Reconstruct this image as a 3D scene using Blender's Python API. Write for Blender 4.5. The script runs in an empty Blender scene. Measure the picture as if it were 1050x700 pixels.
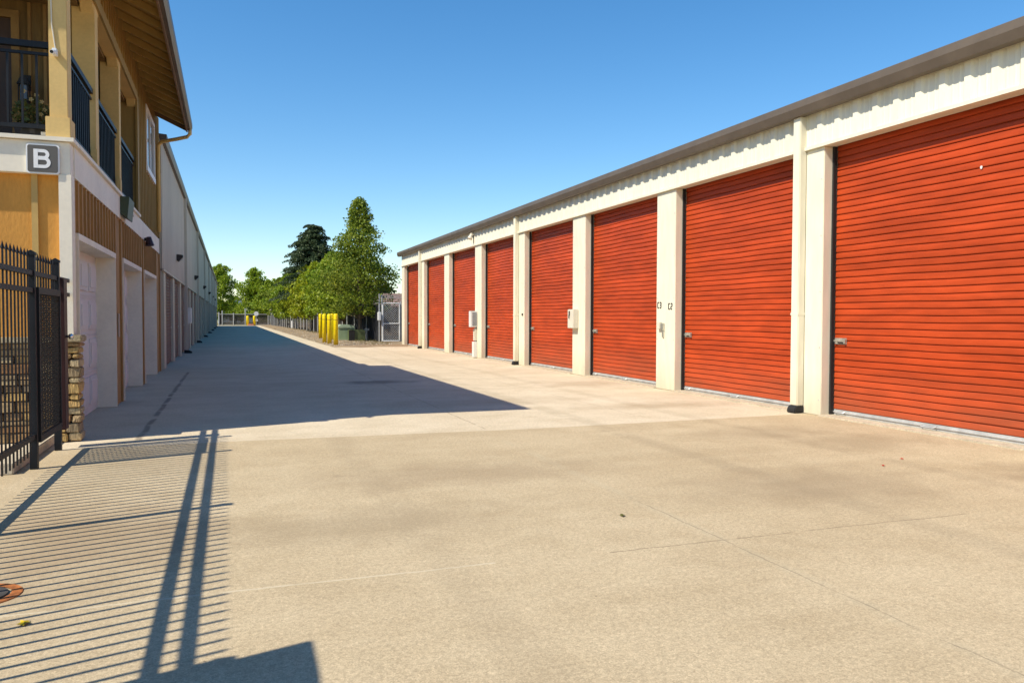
import bpy, bmesh, math, random
import numpy as np
from mathutils import Vector, Matrix
R = math.radians
random.seed(11)
rng = np.random.default_rng(7)

# ---------------------------------------------------------------- camera, light, exposure
S = 0.823                      # metres per layout unit
sc = bpy.context.scene
H = 1.58
cam_d = bpy.data.cameras.new('camera'); cam = bpy.data.objects.new('camera', cam_d)
sc.collection.objects.link(cam); sc.camera = cam
F_PX, YAW, PITCH, ROLL = 808.0, 0.344735, 0.031207, 0.0026507
cam_d.sensor_width = 36.0; cam_d.lens = 36.0 * F_PX / 1050.0
cam_d.clip_start = 0.05; cam_d.clip_end = 3000
fw = Vector((math.sin(YAW)*math.cos(PITCH), math.cos(YAW)*math.cos(PITCH), -math.sin(PITCH)))
rt = Vector((math.cos(YAW), -math.sin(YAW), 0)); up = rt.cross(fw)
r2 = rt*math.cos(ROLL) + up*math.sin(ROLL); u2 = up*math.cos(ROLL) - rt*math.sin(ROLL)
cam.matrix_world = Matrix(((r2.x, u2.x, -fw.x, 0), (r2.y, u2.y, -fw.y, 0), (r2.z, u2.z, -fw.z, H*S), (0, 0, 0, 1)))

KX, KY = 0.845, 0.25           # shadow displacement per unit of height
sun_dir = Vector((-KX, -KY, 1.0)).normalized()
SUN_EL = math.asin(sun_dir.z)
w = bpy.data.worlds.new('World'); sc.world = w; w.use_nodes = True
wn = w.node_tree.nodes; wl = w.node_tree.links
sky = wn.new('ShaderNodeTexSky'); sky.sky_type = 'NISHITA'; sky.sun_disc = False
sky.sun_elevation = SUN_EL
sky.sun_rotation = math.atan2(sun_dir.x, sun_dir.y)
sky.air_density = 1.0; sky.dust_density = 0.1; sky.ozone_density = 2.2; sky.altitude = 0
bg = wn['Background']; bg.inputs[1].default_value = 0.142
hs = wn.new('ShaderNodeHueSaturation'); hs.inputs['Saturation'].default_value = 1.32; hs.inputs['Hue'].default_value = .4985
wl.new(sky.outputs[0], hs.inputs['Color']); wl.new(hs.outputs[0], bg.inputs[0])
sl = bpy.data.lights.new('sun', 'SUN'); sl.energy = 5.0; sl.angle = R(0.55); sl.color = (1.0, 0.92, 0.76)
so = bpy.data.objects.new('sun', sl); sc.collection.objects.link(so)
so.rotation_euler = (-sun_dir).to_track_quat('-Z', 'Y').to_euler(); so.location = (0, 0, 30)
sc.view_settings.view_transform = 'Standard'; sc.view_settings.look = 'None'
sc.view_settings.exposure = 0.30; sc.view_settings.gamma = 1
sc.render.engine = 'CYCLES'

# ---------------------------------------------------------------- materials
def lin(c):
    return tuple((x/12.92 if x <= .04045 else ((x+.055)/1.055)**2.4) for x in c)
def hexc(h):
    return lin(tuple(int(h[i:i+2], 16)/255 for i in (0, 2, 4)))
MATS = {}
def mat(name, col, rough=.6, metal=0., var=.12, vscale=3., col2=None, bump=0., bscale=60., spec=.4, stretch=(1, 1, 1), fine=0., dirt=None):
    if name in MATS: return MATS[name]
    m = bpy.data.materials.new(name); m.use_nodes = True
    n = m.node_tree.nodes; l = m.node_tree.links; b = n['Principled BSDF']
    b.inputs['Roughness'].default_value = rough; b.inputs['Metallic'].default_value = metal
    b.inputs['Specular IOR Level'].default_value = spec
    tc = n.new('ShaderNodeTexCoord'); mp = n.new('ShaderNodeMapping'); mp.inputs['Scale'].default_value = stretch
    l.new(tc.outputs['Object'], mp.inputs[0])
    nz = n.new('ShaderNodeTexNoise'); nz.inputs['Scale'].default_value = vscale; nz.inputs['Detail'].default_value = 5
    nz.inputs['Roughness'].default_value = .65
    l.new(mp.outputs[0], nz.inputs[0])
    mx = n.new('ShaderNodeMix'); mx.data_type = 'RGBA'
    c2 = col2 if col2 else tuple(max(0, x*(1-2*var)) for x in col)
    c1 = col if col2 else tuple(min(1, x*(1+var)) for x in col)
    mx.inputs[6].default_value = (*c1, 1); mx.inputs[7].default_value = (*c2, 1)
    mr = n.new('ShaderNodeMapRange'); mr.inputs[1].default_value = .32; mr.inputs[2].default_value = .68
    l.new(nz.outputs[0], mr.inputs[0]); l.new(mr.outputs[0], mx.inputs[0])
    out = mx.outputs[2]
    if fine:
        n2 = n.new('ShaderNodeTexNoise'); n2.inputs['Scale'].default_value = bscale; n2.inputs['Detail'].default_value = 3
        l.new(mp.outputs[0], n2.inputs[0])
        m2 = n.new('ShaderNodeMix'); m2.data_type = 'RGBA'; m2.blend_type = 'MULTIPLY'
        r = n.new('ShaderNodeMapRange'); r.inputs[1].default_value = .35; r.inputs[2].default_value = .65
        r.inputs[3].default_value = 1-fine; r.inputs[4].default_value = 1+fine*.3
        l.new(n2.outputs[0], r.inputs[0]); m2.inputs[0].default_value = 1
        l.new(out, m2.inputs[6]); l.new(r.outputs[0], m2.inputs[7]); out = m2.outputs[2]
    if dirt:                      # (height, colour): splash dirt near the foot, by real height
        g = n.new('ShaderNodeNewGeometry'); sp = n.new('ShaderNodeSeparateXYZ'); l.new(g.outputs['Position'], sp.inputs[0])
        r = n.new('ShaderNodeMapRange'); r.inputs[1].default_value = 0; r.inputs[2].default_value = dirt[0]
        r.inputs[3].default_value = dirt[2]; r.inputs[4].default_value = 0
        l.new(sp.outputs[2], r.inputs[0])
        mm = n.new('ShaderNodeMath'); mm.operation = 'MULTIPLY'; l.new(r.outputs[0], mm.inputs[0]); l.new(nz.outputs[0], mm.inputs[1])
        m3 = n.new('ShaderNodeMix'); m3.data_type = 'RGBA'; l.new(mm.outputs[0], m3.inputs[0]); l.new(out, m3.inputs[6])
        m3.inputs[7].default_value = (*dirt[1], 1); out = m3.outputs[2]
    l.new(out, b.inputs['Base Color'])
    if bump:
        nb = n.new('ShaderNodeTexNoise'); nb.inputs['Scale'].default_value = bscale; nb.inputs['Detail'].default_value = 4
        l.new(mp.outputs[0], nb.inputs[0]); bp = n.new('ShaderNodeBump'); bp.inputs['Strength'].default_value = bump
        bp.inputs['Distance'].default_value = .01; l.new(nb.outputs[0], bp.inputs['Height']); l.new(bp.outputs[0], b.inputs['Normal'])
    MATS[name] = m; return m

CREAM = mat('cream_metal', (.80, .745, .58), .5, var=.03, vscale=1.2, fine=.07, bscale=10, stretch=(1, 1, .22), bump=.15, dirt=(.6, (.35, .27, .16), .7))
CREAM_SH = mat('cream_siding', (.80, .755, .60), .5, var=.04, vscale=.8, stretch=(1, 1, .25), fine=.04, bscale=9)
TRIMB = mat('brown_fascia_metal', (.135, .105, .078), .45, var=.08)
RED = mat('red_door_paint', (.47, .060, .013), .5, var=.13, vscale=1.6, stretch=(1, .35, 2.2), fine=.14, bscale=7, spec=.22, dirt=(.7, (.33, .16, .09), .5))
BAR = mat('galvanised_steel', (.55, .55, .54), .45, metal=.35, var=.10, vscale=6)
BLACK = mat('black_rubber', (.018, .017, .017), .7)
STEEL = mat('zinc_steel', (.62, .60, .52), .35, metal=.7, var=.15, vscale=30)
BOXG = mat('beige_box_paint', (.66, .61, .50), .5, var=.05)
BOXW = mat('pale_grey_box_paint', (.70, .69, .66), .5, var=.05)
DARKB = mat('dark_bronze', (.035, .028, .024), .5)
FENCE = mat('black_fence_paint', (.008, .009, .012), .5, var=.2, spec=.3)
MAROON = mat('maroon_gate_paint', (.045, .016, .017), .45, var=.15)
TANWALL = mat('ochre_stucco', (.62, .29, .055), .8, var=.09, vscale=2.5, bump=.3, bscale=40, stretch=(1, 1, .4), fine=.10)
TANTRIM = mat('ochre_trim', (.50, .33, .11), .7, var=.06)
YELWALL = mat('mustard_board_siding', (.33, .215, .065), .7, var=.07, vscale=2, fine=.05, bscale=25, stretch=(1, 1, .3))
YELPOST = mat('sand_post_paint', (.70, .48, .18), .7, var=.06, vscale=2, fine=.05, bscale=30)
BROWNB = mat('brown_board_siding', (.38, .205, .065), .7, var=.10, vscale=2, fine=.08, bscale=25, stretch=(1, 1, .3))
CRTRIM = mat('cream_trim_paint', (.82, .745, .61), .6, var=.04, vscale=2, fine=.04, bscale=20)
WHITED = mat('white_door_paint', (.66, .64, .63), .5, var=.04)
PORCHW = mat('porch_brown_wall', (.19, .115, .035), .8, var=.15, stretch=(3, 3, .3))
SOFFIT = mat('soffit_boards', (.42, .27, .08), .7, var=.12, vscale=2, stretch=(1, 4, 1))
ROOF = mat('brown_shingles', (.10, .08, .065), .9, var=.25, vscale=8, bump=.5, bscale=30)
GLASS = mat('window_glass', (.03, .05, .07), .05, spec=.8)
GREYS = mat('grey_tan_siding', (.55, .505, .40), .5, var=.05, vscale=.6, stretch=(1, 1, .3), fine=.04, bscale=7)
GREYD = mat('maroon_small_door', (.13, .030, .022), .5, var=.12, stretch=(1, 1, 3))
GALV = mat('galvanised_pipe', (.50, .50, .50), .45, metal=.4, var=.1, vscale=10)
SLAT = mat('brown_privacy_slat', (.055, .045, .042), .7, var=.35, vscale=3, stretch=(6, 6, .2))
YELLOW = mat('safety_yellow_paint', (.92, .70, .0), .45, var=.07, vscale=5, fine=.10, bscale=18, dirt=(.35, (.35, .25, .1), .8))
SIGNG = mat('sign_grey', (.11, .10, .09), .5, var=.05)
WHITE = mat('white_paint', (.80, .80, .80), .5, var=.03)
GREENB = mat('utility_green', (.27, .36, .22), .5, var=.08)
GREEND = mat('dark_utility_green', (.05, .07, .035), .5, var=.08)
BARK = mat('bark', (.16, .12, .085), .9, var=.3, vscale=10, bump=.6, bscale=40, stretch=(1, 1, .3))
TERRA = mat('rust_iron', (.40, .13, .03), .8, var=.3, vscale=20)
INK = mat('black_ink', (.02, .02, .02), .6)

def stone_mat():
    m = bpy.data.materials.new('ledger_stone'); m.use_nodes = True
    n = m.node_tree.nodes; l = m.node_tree.links; b = n['Principled BSDF']; b.inputs['Roughness'].default_value = .9
    g = n.new('ShaderNodeNewGeometry'); cr = n.new('ShaderNodeValToRGB')
    e = cr.color_ramp; e.interpolation = 'LINEAR'
    cols = [(.44, .30, .14), (.27, .14, .055), (.56, .44, .25), (.33, .20, .085), (.56, .36, .12), (.28, .21, .13)]
    e.elements[0].color = (*cols[0], 1); e.elements[1].color = (*cols[-1], 1)
    for i, c in enumerate(cols[1:-1]): x = e.elements.new((i+1)/5); x.color = (*c, 1)
    l.new(g.outputs['Random Per Island'], cr.inputs[0])
    nz = n.new('ShaderNodeTexNoise'); nz.inputs['Scale'].default_value = 14; nz.inputs['Detail'].default_value = 6
    mx = n.new('ShaderNodeMix'); mx.data_type = 'RGBA'; mx.blend_type = 'MULTIPLY'; mx.inputs[0].default_value = .7
    mr = n.new('ShaderNodeMapRange'); mr.inputs[1].default_value = .3; mr.inputs[2].default_value = .7; mr.inputs[3].default_value = .35; mr.inputs[4].default_value = 1.35
    l.new(nz.outputs[0], mr.inputs[0]); l.new(cr.outputs[0], mx.inputs[6]); l.new(mr.outputs[0], mx.inputs[7])
    l.new(mx.outputs[2], b.inputs['Base Color'])
    bp = n.new('ShaderNodeBump'); bp.inputs['Distance'].default_value = .02; bp.inputs['Strength'].default_value = .8
    l.new(nz.outputs[0], bp.inputs['Height']); l.new(bp.outputs[0], b.inputs['Normal'])
    return m
STONE = stone_mat()

class G:                           # small node-graph helper for the ground shaders
    def __init__(s, name):
        s.m = bpy.data.materials.new(name); s.m.use_nodes = True
        s.n = s.m.node_tree.nodes; s.l = s.m.node_tree.links; s.b = s.n['Principled BSDF']
        s.tc = s.n.new('ShaderNodeTexCoord').outputs['Object']
    def math(s, op, a, b=None, c=None, clamp=False):
        k = s.n.new('ShaderNodeMath'); k.operation = op; k.use_clamp = clamp
        for i, v in enumerate((a, b, c)):
            if v is None: continue
            if isinstance(v, (int, float)): k.inputs[i].default_value = v
            else: s.l.new(v, k.inputs[i])
        return k.outputs[0]
    def noise(s, scale, detail=5, rough=.6, stretch=None, dist=0):
        v = s.tc
        if stretch:
            mp = s.n.new('ShaderNodeMapping'); mp.inputs['Scale'].default_value = stretch; s.l.new(v, mp.inputs[0]); v = mp.outputs[0]
        k = s.n.new('ShaderNodeTexNoise'); k.inputs['Scale'].default_value = scale; k.inputs['Detail'].default_value = detail
        k.inputs['Roughness'].default_value = rough; k.inputs['Distortion'].default_value = dist
        s.l.new(v, k.inputs[0]); return k.outputs[0]
    def ramp(s, v, a, b, c=0., d=1.):
        k = s.n.new('ShaderNodeMapRange'); s.l.new(v, k.inputs[0])
        for i, x in enumerate((a, b, c, d)): k.inputs[i+1].default_value = x
        return k.outputs[0]
    def mix(s, f, a, b, mode='MIX'):
        k = s.n.new('ShaderNodeMix'); k.data_type = 'RGBA'; k.blend_type = mode
        for i, v in ((0, f), (6, a), (7, b)):
            if isinstance(v, (int, float)): k.inputs[i].default_value = v
            elif isinstance(v, tuple): k.inputs[i].default_value = (*v, 1)
            else: s.l.new(v, k.inputs[i])
        return k.outputs[2]
    def done(s, col, rough=.85, bump=None, strength=.3, dist=.004):
        s.l.new(col, s.b.inputs['Base Color']); s.b.inputs['Roughness'].default_value = rough
        s.b.inputs['Specular IOR Level'].default_value = .08
        if bump is not None:
            k = s.n.new('ShaderNodeBump'); k.inputs['Strength'].default_value = strength; k.inputs['Distance'].default_value = dist
            s.l.new(bump, k.inputs['Height']); s.l.new(k.outputs[0], s.b.inputs['Normal'])
        return s.m

def concrete(name, base, dark, light, lines, speck=.5, brush=(0.25, 3., 1.), spots=()):
    g = G(name)
    sp = g.n.new('ShaderNodeSeparateXYZ'); g.l.new(g.tc, sp.inputs[0]); X, Y = sp.outputs[0], sp.outputs[1]
    big = g.noise(.28, 5, .6); mid = g.noise(1.5, 6, .7); st = g.noise(.9, 5, .65, brush)
    fine = g.noise(38, 4, .75); vf = g.noise(160, 2, .6)
    c = g.mix(g.ramp(big, .35, .65), base, light)
    c = g.mix(g.math('MULTIPLY', g.ramp(mid, .42, .72), .55), c, dark)
    c = g.mix(g.math('MULTIPLY', g.ramp(st, .48, .75), .5), c, light)
    c = g.mix(g.math('MULTIPLY', g.ramp(g.noise(.55, 6, .7, (1, 1.6, 1)), .55, .75), .55), c, dark)
    c = g.mix(1.0, c, g.ramp(fine, .3, .7, 1-.24*speck, 1+.2*speck), 'MULTIPLY')
    c = g.mix(1.0, c, g.ramp(vf, .3, .7, 1-.30*speck, 1+.25*speck), 'MULTIPLY')
    ag = g.n.new('ShaderNodeTexVoronoi'); ag.inputs['Scale'].default_value = 120; g.l.new(g.tc, ag.inputs[0])
    sa = g.n.new('ShaderNodeSeparateXYZ'); g.l.new(ag.outputs['Color'], sa.inputs[0])
    c = g.mix(1.0, c, g.ramp(sa.outputs[0], 0, 1, 1-.22*speck, 1+.17*speck), 'MULTIPLY')
    og = g.n.new('ShaderNodeTexVoronoi'); og.inputs['Scale'].default_value = .9; og.inputs['Randomness'].default_value = 1; g.l.new(g.tc, og.inputs[0])
    so_ = g.n.new('ShaderNodeSeparateXYZ'); g.l.new(og.outputs['Color'], so_.inputs[0])
    dr = g.math('MULTIPLY', g.ramp(g.math('ADD', og.outputs[0], g.math('MULTIPLY', g.noise(12, 3), .06)), .045, .10, 1, 0), g.math('GREATER_THAN', so_.outputs[1], .55))
    c = g.mix(g.math('MULTIPLY', dr, .35), c, (.13, .10, .07))
    # small dark pits
    vo = g.n.new('ShaderNodeTexVoronoi'); vo.inputs['Scale'].default_value = 9; g.l.new(g.tc, vo.inputs[0])
    pit = g.math('MULTIPLY', g.math('LESS_THAN', vo.outputs[0], .055), g.math('GREATER_THAN', mid, .56))
    c = g.mix(g.math('MULTIPLY', pit, .6), c, (.12, .09, .06))
    wob = g.math('MULTIPLY', g.math('SUBTRACT', g.noise(1.3, 3), .5), .07)
    wob2 = g.math('MULTIPLY', g.math('SUBTRACT', g.noise(14, 3), .5), .02)
    W = g.math('ADD', wob, wob2)
    brk = g.ramp(g.noise(2.3, 3), .36, .5)
    for ax, pos, wid, colr, amt, lo, hi in lines:   # saw cuts and cold joints: axis, place, half-width, colour, strength, range on other axis
        A, B = (X, Y) if ax == 'x' else (Y, X)
        d = g.math('ABSOLUTE', g.math('ADD', g.math('SUBTRACT', A, pos), W))
        k = g.ramp(d, wid*.5, wid*1.3, amt, 0)
        k = g.math('MULTIPLY', k, g.math('MULTIPLY', g.math('GREATER_THAN', B, lo), g.math('LESS_THAN', B, hi)))
        k = g.math('MULTIPLY', k, brk)
        c = g.mix(k, c, colr)
    for (x, y, rx, ry, colr, amt) in spots:         # worn and stained places
        dx = g.math('DIVIDE', g.math('SUBTRACT', X, x), rx); dy = g.math('DIVIDE', g.math('SUBTRACT', Y, y), ry)
        d = g.math('SQRT', g.math('ADD', g.math('MULTIPLY', dx, dx), g.math('MULTIPLY', dy, dy)))
        d = g.math('ADD', d, g.math('MULTIPLY', g.math('SUBTRACT', g.noise(2.2, 5), .5), 1.6))
        c = g.mix(g.math('MULTIPLY', g.ramp(d, .3, 1.1, 1, 0), amt), c, colr)
    return g.done(c, .85, g.math('ADD', fine, g.math('MULTIPLY', vf, .6)), .35, .004)
s_ = S
NEARC = concrete('near_concrete', (.455, .360, .230), (.375, .288, .175), (.53, .43, .285),
    [('y', 4.76*s_, .010, (.58, .50, .36), .7, -9, 1.6*s_), ('y', 4.72*s_, .006, (.13, .10, .065), .65, 2.4*s_, 5.6*s_),
     ('x', 3.30*s_, .005, (.14, .11, .075), .7, 1*s_, 6.2*s_), ('x', 3.30*s_, .05, (.46, .40, .28), .22, 1*s_, 9.5*s_),
     ('x', 5.0*s_, .13, (.24, .19, .125), .22, 2*s_, 20), ('x', 6.9*s_, .12, (.24, .19, .125), .2, 3*s_, 20), ('x', 1.3*s_, .14, (.24, .185, .12), .16, -4, 20),
     ('y', -2*s_, .006, (.10, .08, .06), .8, -20, 20)], speck=.7,
    spots=[(7.6*s_, 8.0*s_, .9, .7, (.24, .18, .11), .4), (6.9*s_, 9.0*s_, 1.2, .5, (.26, .20, .125), .35), (.9*s_, 6.0*s_, 1.2, .5, (.24, .18, .11), .4),
           (-1.0*s_, 6.2*s_, .8, 1.2, (.25, .17, .10), .5), (2.3*s_, 7.6*s_, 1.5, .6, (.26, .19, .12), .35), (5.2*s_, 6.0*s_, 1.2, .8, (.24, .18, .115), .4),
           (8.0*s_, 5.7*s_, .9, .5, (.22, .16, .10), .5)])
FARC = concrete('far_concrete', (.57, .475, .335), (.46, .375, .25), (.66, .565, .42),
    [('y', y*s_, .012, (.20, .16, .12), .6, -9, 20) for y in (19.3, 28.5, 37.7, 52)] +
    [('x', -1.1*s_, .035, (.15, .12, .10), .65, 11*s_, 24*s_), ('x', 3.4*s_, .008, (.18, .14, .10), .6, 10*s_, 60*s_), ('x', 6.2*s_, .008, (.22, .17, .12), .5, 10*s_, 42*s_), ('x', 5.1*s_, .14, (.34, .28, .19), .3, 8*s_, 60*s_), ('x', 6.9*s_, .13, (.34, .28, .19), .25, 8*s_, 40*s_)],
    speck=.6, spots=[(3.3*s_, 19*s_, .9, .5, (.12, .10, .08), .6), (7.5*s_, 12.4*s_, 1.6, .4, (.36, .28, .18), .6), (7.9*s_, 17*s_, 1, .8, (.38, .30, .20), .5), (4.5*s_, 14*s_, 2, .6, (.38, .30, .2), .4)])
def ground_mat(name, a, b, c3, sc1=1.5):
    g = G(name); c = g.mix(g.ramp(g.noise(.4, 6, .7), .35, .65), a, b)
    c = g.mix(g.math('MULTIPLY', g.ramp(g.noise(sc1*6, 6, .8), .45, .7), .6), c, c3)
    c = g.mix(1., c, g.ramp(g.noise(50, 3), .3, .7, .7, 1.25), 'MULTIPLY')
    return g.done(c, .95, g.noise(20, 5), .6, .03)
DIRT = ground_mat('gravel_dirt', (.36, .27, .17), (.26, .19, .12), (.17, .125, .08))
GRASS = ground_mat('dry_grass_ground', (.16, .15, .06), (.24, .19, .10), (.08, .09, .03))

# ---------------------------------------------------------------- mesh building (layout units in, metres out)
def link(o): sc.collection.objects.link(o); return o
def root_loc(p):
    while p.parent: p = p.parent
    return Vector(p.location)
def tag(o, label=None, cat=None, group=None, kind=None):
    if label: o['label'] = label
    if cat: o['category'] = cat
    if group: o['group'] = group
    if kind: o['kind'] = kind
    return o
def thing(name, loc, label, cat, group=None):
    o = bpy.data.objects.new(name, None); o.empty_display_size = .2; o.location = Vector(loc)*S; link(o)
    return tag(o, label, cat, group)
class MB:
    def __init__(s): s.v = []; s.f = []
    def add(s, vs, fs):
        k = len(s.v); s.v += [tuple(x) for x in vs]; s.f += [tuple(i+k for i in f) for f in fs]; return s
    def box(s, x0, x1, y0, y1, z0, z1):
        return s.add([(x0,y0,z0),(x1,y0,z0),(x1,y1,z0),(x0,y1,z0),(x0,y0,z1),(x1,y0,z1),(x1,y1,z1),(x0,y1,z1)],
                     [(0,3,2,1),(4,5,6,7),(0,1,5,4),(1,2,6,5),(2,3,7,6),(3,0,4,7)])
    def bar(s, a, b, wx, wz=None, up=(0,0,1)):
        a = Vector(a); b = Vector(b); d = (b-a).normalized(); u = Vector(up)
        if abs(d.dot(u)) > .98: u = Vector((0,1,0))
        r = d.cross(u).normalized(); u = r.cross(d).normalized(); wz = wz or wx
        vs = [p + r*sx*wx/2 + u*sz*wz/2 for p in (a, b) for sx, sz in ((-1,-1),(1,-1),(1,1),(-1,1))]
        return s.add(vs, [(0,3,2,1),(4,5,6,7),(0,1,5,4),(1,2,6,5),(2,3,7,6),(3,0,4,7)])
    def tube(s, pts, rad, seg=8, caps=True):
        pts = [Vector(p) for p in pts]; n = len(pts); k = len(s.v); rs = rad if isinstance(rad, (list, tuple)) else [rad]*n
        for i, p in enumerate(pts):
            d = (pts[min(i+1, n-1)] - pts[max(i-1, 0)]).normalized()
            u = Vector((0,0,1)) if abs(d.z) < .9 else Vector((0,1,0))
            r = d.cross(u).normalized(); u = r.cross(d)
            for j in range(seg):
                t = 2*math.pi*j/seg; s.v.append(tuple(p + (r*math.cos(t) + u*math.sin(t))*rs[i]))
        for i in range(n-1):
            for j in range(seg):
                a = k+i*seg+j; b = k+i*seg+(j+1) % seg; s.f.append((a, b, b+seg, a+seg))
        if caps:
            s.f.append(tuple(k+j for j in range(seg))[::-1]); s.f.append(tuple(k+(n-1)*seg+j for j in range(seg)))
        return s
    def prism(s, poly, axis, a, b):     # poly of 2-D points extruded along an axis
        def P(p, t): return {'x': (t, p[0], p[1]), 'y': (p[0], t, p[1]), 'z': (p[0], p[1], t)}[axis]
        n = len(poly); vs = [P(p, a) for p in poly] + [P(p, b) for p in poly]
        return s.add(vs, [tuple(range(n))[::-1], tuple(range(n, 2*n))] + [(i, (i+1) % n, (i+1) % n+n, i+n) for i in range(n)])
    def build(s, name, m, parent=None, loc=None, bevel=0., smooth=False, label=None):
        org = root_loc(parent) if parent else Vector(loc or (0,0,0))*S
        me = bpy.data.meshes.new(name); vs = np.array(s.v, dtype=float)*S - np.array(org)
        me.from_pydata([tuple(v) for v in vs], [], s.f); me.update(); me.materials.append(m)
        bm = bmesh.new(); bm.from_mesh(me)
        if len(bm.faces) < 40000: bmesh.ops.recalc_face_normals(bm, faces=bm.faces)
        if bevel: bmesh.ops.bevel(bm, geom=[e for e in bm.edges if len(e.link_faces) == 2 and e.calc_face_angle(0) > .5], offset=bevel*S, segments=2, affect='EDGES')
        bm.to_mesh(me); bm.free()
        if smooth:
            for p in me.polygons: p.use_smooth = True
        o = link(bpy.data.objects.new(name, me))
        if parent: o.parent = parent
        else: o.location = org
        if label: o['label'] = label
        return o
def copy_tree(o, parent=None):
    c = o.copy(); sc.collection.objects.link(c)
    if parent: c.parent = parent
    for ch in [x for x in o.children]: copy_tree(ch, c)
    return c
def text_obj(name, s, size, m, parent, pos, rot, extrude=.002, bold=0., xscale=1.):
    cu = bpy.data.curves.new(name, 'FONT'); cu.body = s; cu.size = size; cu.extrude = extrude; cu.offset = bold
    cu.align_x = 'CENTER'; cu.align_y = 'CENTER'
    t = bpy.data.objects.new(name+'_src', cu); link(t)
    bpy.context.view_layer.update()
    me = bpy.data.meshes.new_from_object(t.evaluated_get(bpy.context.evaluated_depsgraph_get()))
    bpy.data.objects.remove(t)
    me.transform(Matrix.Diagonal((xscale, 1, 1, 1)))
    me.materials.clear(); me.materials.append(m)
    o = link(bpy.data.objects.new(name, me)); o.parent = parent
    o.location = Vector(pos)*S - root_loc(parent); o.rotation_euler = rot
    return o
def sheet(name, poly, z, m):
    mb = MB(); mb.add([(x, y, z) for x, y in poly], [tuple(range(len(poly)))])
    o = mb.build(name, m); o['kind'] = 'structure'; return o
def sheet_grid(name, x0, x1, y0, y1, nx, ny, zf, m):
    mb = MB(); vs = []; fs = []
    for j in range(ny+1):
        for i in range(nx+1):
            x = x0+(x1-x0)*i/nx; y = y0+(y1-y0)*j/ny; vs.append((x, y, zf(x, y)))
    for j in range(ny):
        for i in range(nx):
            a = j*(nx+1)+i; fs.append((a, a+1, a+nx+2, a+nx+1))
    mb.add(vs, fs); o = mb.build(name, m, smooth=True); o['kind'] = 'structure'; return o

# ---------------------------------------------------------------- ground
sheet('ground', [(-900,-900),(900,-900),(900,1800),(-900,1800)], -.03, GRASS)
SEAM = 10.42
sheet('concrete_forecourt', [(-16,-14),(24,-14),(24,SEAM+.05),(8.9,SEAM+.12),(4,SEAM-.06),(0,SEAM+.1),(-16,SEAM)], 0.0, NEARC)
sheet('concrete_alley', [(-16,SEAM-.3),(24,SEAM-.3),(24,43.0),(8.9,42.2),(6.4,40.4),(5.15,41.6),(5.0,46),(4.95,141),(-16,141)], -.0045, FARC)
def gz(x, y):
    e = min(1, max(0, (x-5.0)/1.2))
    return .015 + e*(.04+.07*math.sin(x*1.9+y*.7)*math.cos(y*.43) * .6 + .02*math.sin(y*2.3+x*3))
sheet_grid('gravel_strip', 4.9, 40, 40.2, 190, 60, 220, lambda x, y: gz(x, y) if x > 4.99 and y > 41.5 else -.02, DIRT)

# loose stones on the gravel strip, too many to count
mb = MB()
for i in range(2600):
    y = 42 + 60*random.random()**1.6; x = 5.05 + 3.3*random.random(); r = .018+.05*random.random()**3
    if 6.2 < x and y < 42: continue
    z = gz(x, y); a = random.random()*6
    p = [(x+r*math.cos(a+k*2.09)*random.uniform(.7, 1.3), y+r*math.sin(a+k*2.09)*random.uniform(.7, 1.3), z-.01) for k in range(3)]
    mb.add(p+[(x, y, z+r*random.uniform(.6, 1.1))], [(0,1,3),(1,2,3),(2,0,3),(0,2,1)])
o = mb.build('gravel', mat('gravel_stone', (.42, .36, .28), .9, var=.35, vscale=4)); tag(o, 'loose pale stones scattered on the dirt strip beside the slatted fence', None, None, 'stuff')

# ---------------------------------------------------------------- right building (unit C)
DX = 8.97; ZH = 4.31; ZT = 5.03
far = [10.24, 14.68, 19.2, 23.8, 28.4, 33.06, 37.7, 42.3]
near_of_next = [10.97, 15.46, 20.02, 24.64, 29.23, 33.86, 38.49]
doors = [(6.45, far[0])] + [(near_of_next[i], far[i+1]) for i in range(7)]
doors = [(-2.9, .95), (1.75, 5.65)] + doors
C = thing('storage_building', (DX, -3.6, 0), 'long cream metal storage building with tall red roll-up doors along the right side', 'building')
YN, YF = -3.7, 42.97
# walls (back, ends) as one shell
mb = MB(); mb.box(DX+.6, DX+9, YN+.02, YF-.02, 0, ZT-.1)
mb.build('wall', CREAM_SH, C)
# corrugated header
def corrug(mb, X, y0, y1, z0, z1, pitch=.385, dep=.035, out=-1, ph=0.):
    pts = []; y = y0
    rw = .05
    ys = [y0]
    k = math.floor((y0-ph)/pitch)
    prof = []
    while True:
        c = ph + k*pitch
        for dy, d in ((-rw-.03, 0), (-rw+.005, 1), (rw-.005, 1), (rw+.03, 0)):
            yy = c+dy
            if y0 < yy < y1: prof.append((yy, d*dep))
        for q in (.36, .64):                      # low minor ribs on the flats
            for dy, d in ((-.02, 0), (-.008, .22), (.008, .22), (.02, 0)):
                yy = c+q*pitch+dy
                if y0 < yy < y1: prof.append((yy, d*dep))
        k += 1
        if c > y1: break
    prof.sort(); prof = [(y0, 0)]+prof+[(y1, 0)]
    vs = []; fs = []
    for yy, d in prof: vs += [(X+out*d, yy, z0), (X+out*d, yy, z1)]
    for i in range(len(prof)-1): a = 2*i; fs.append((a, a+2, a+3, a+1))
    return mb.add(vs, fs)
mb = MB(); corrug(mb, DX-.005, YN, YF, ZH+.035, ZT, ph=6.86)
mb.build('header_siding', CREAM_SH, C)
mb = MB(); mb.box(DX-.055, DX+.02, YN-.02, YF+.02, ZH-.0, ZH+.05)            # header lip
mb.box(DX+.02, DX+.20, YN, YF, ZH+.003, ZH+.06)
mb.build('header_trim', CREAM, C)
mb = MB(); mb.box(DX+.03, DX+.6, YN+.01, YF-.01, ZH+.06, ZT-.12); mb.build('header_beam', CREAM_SH, C)
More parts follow.
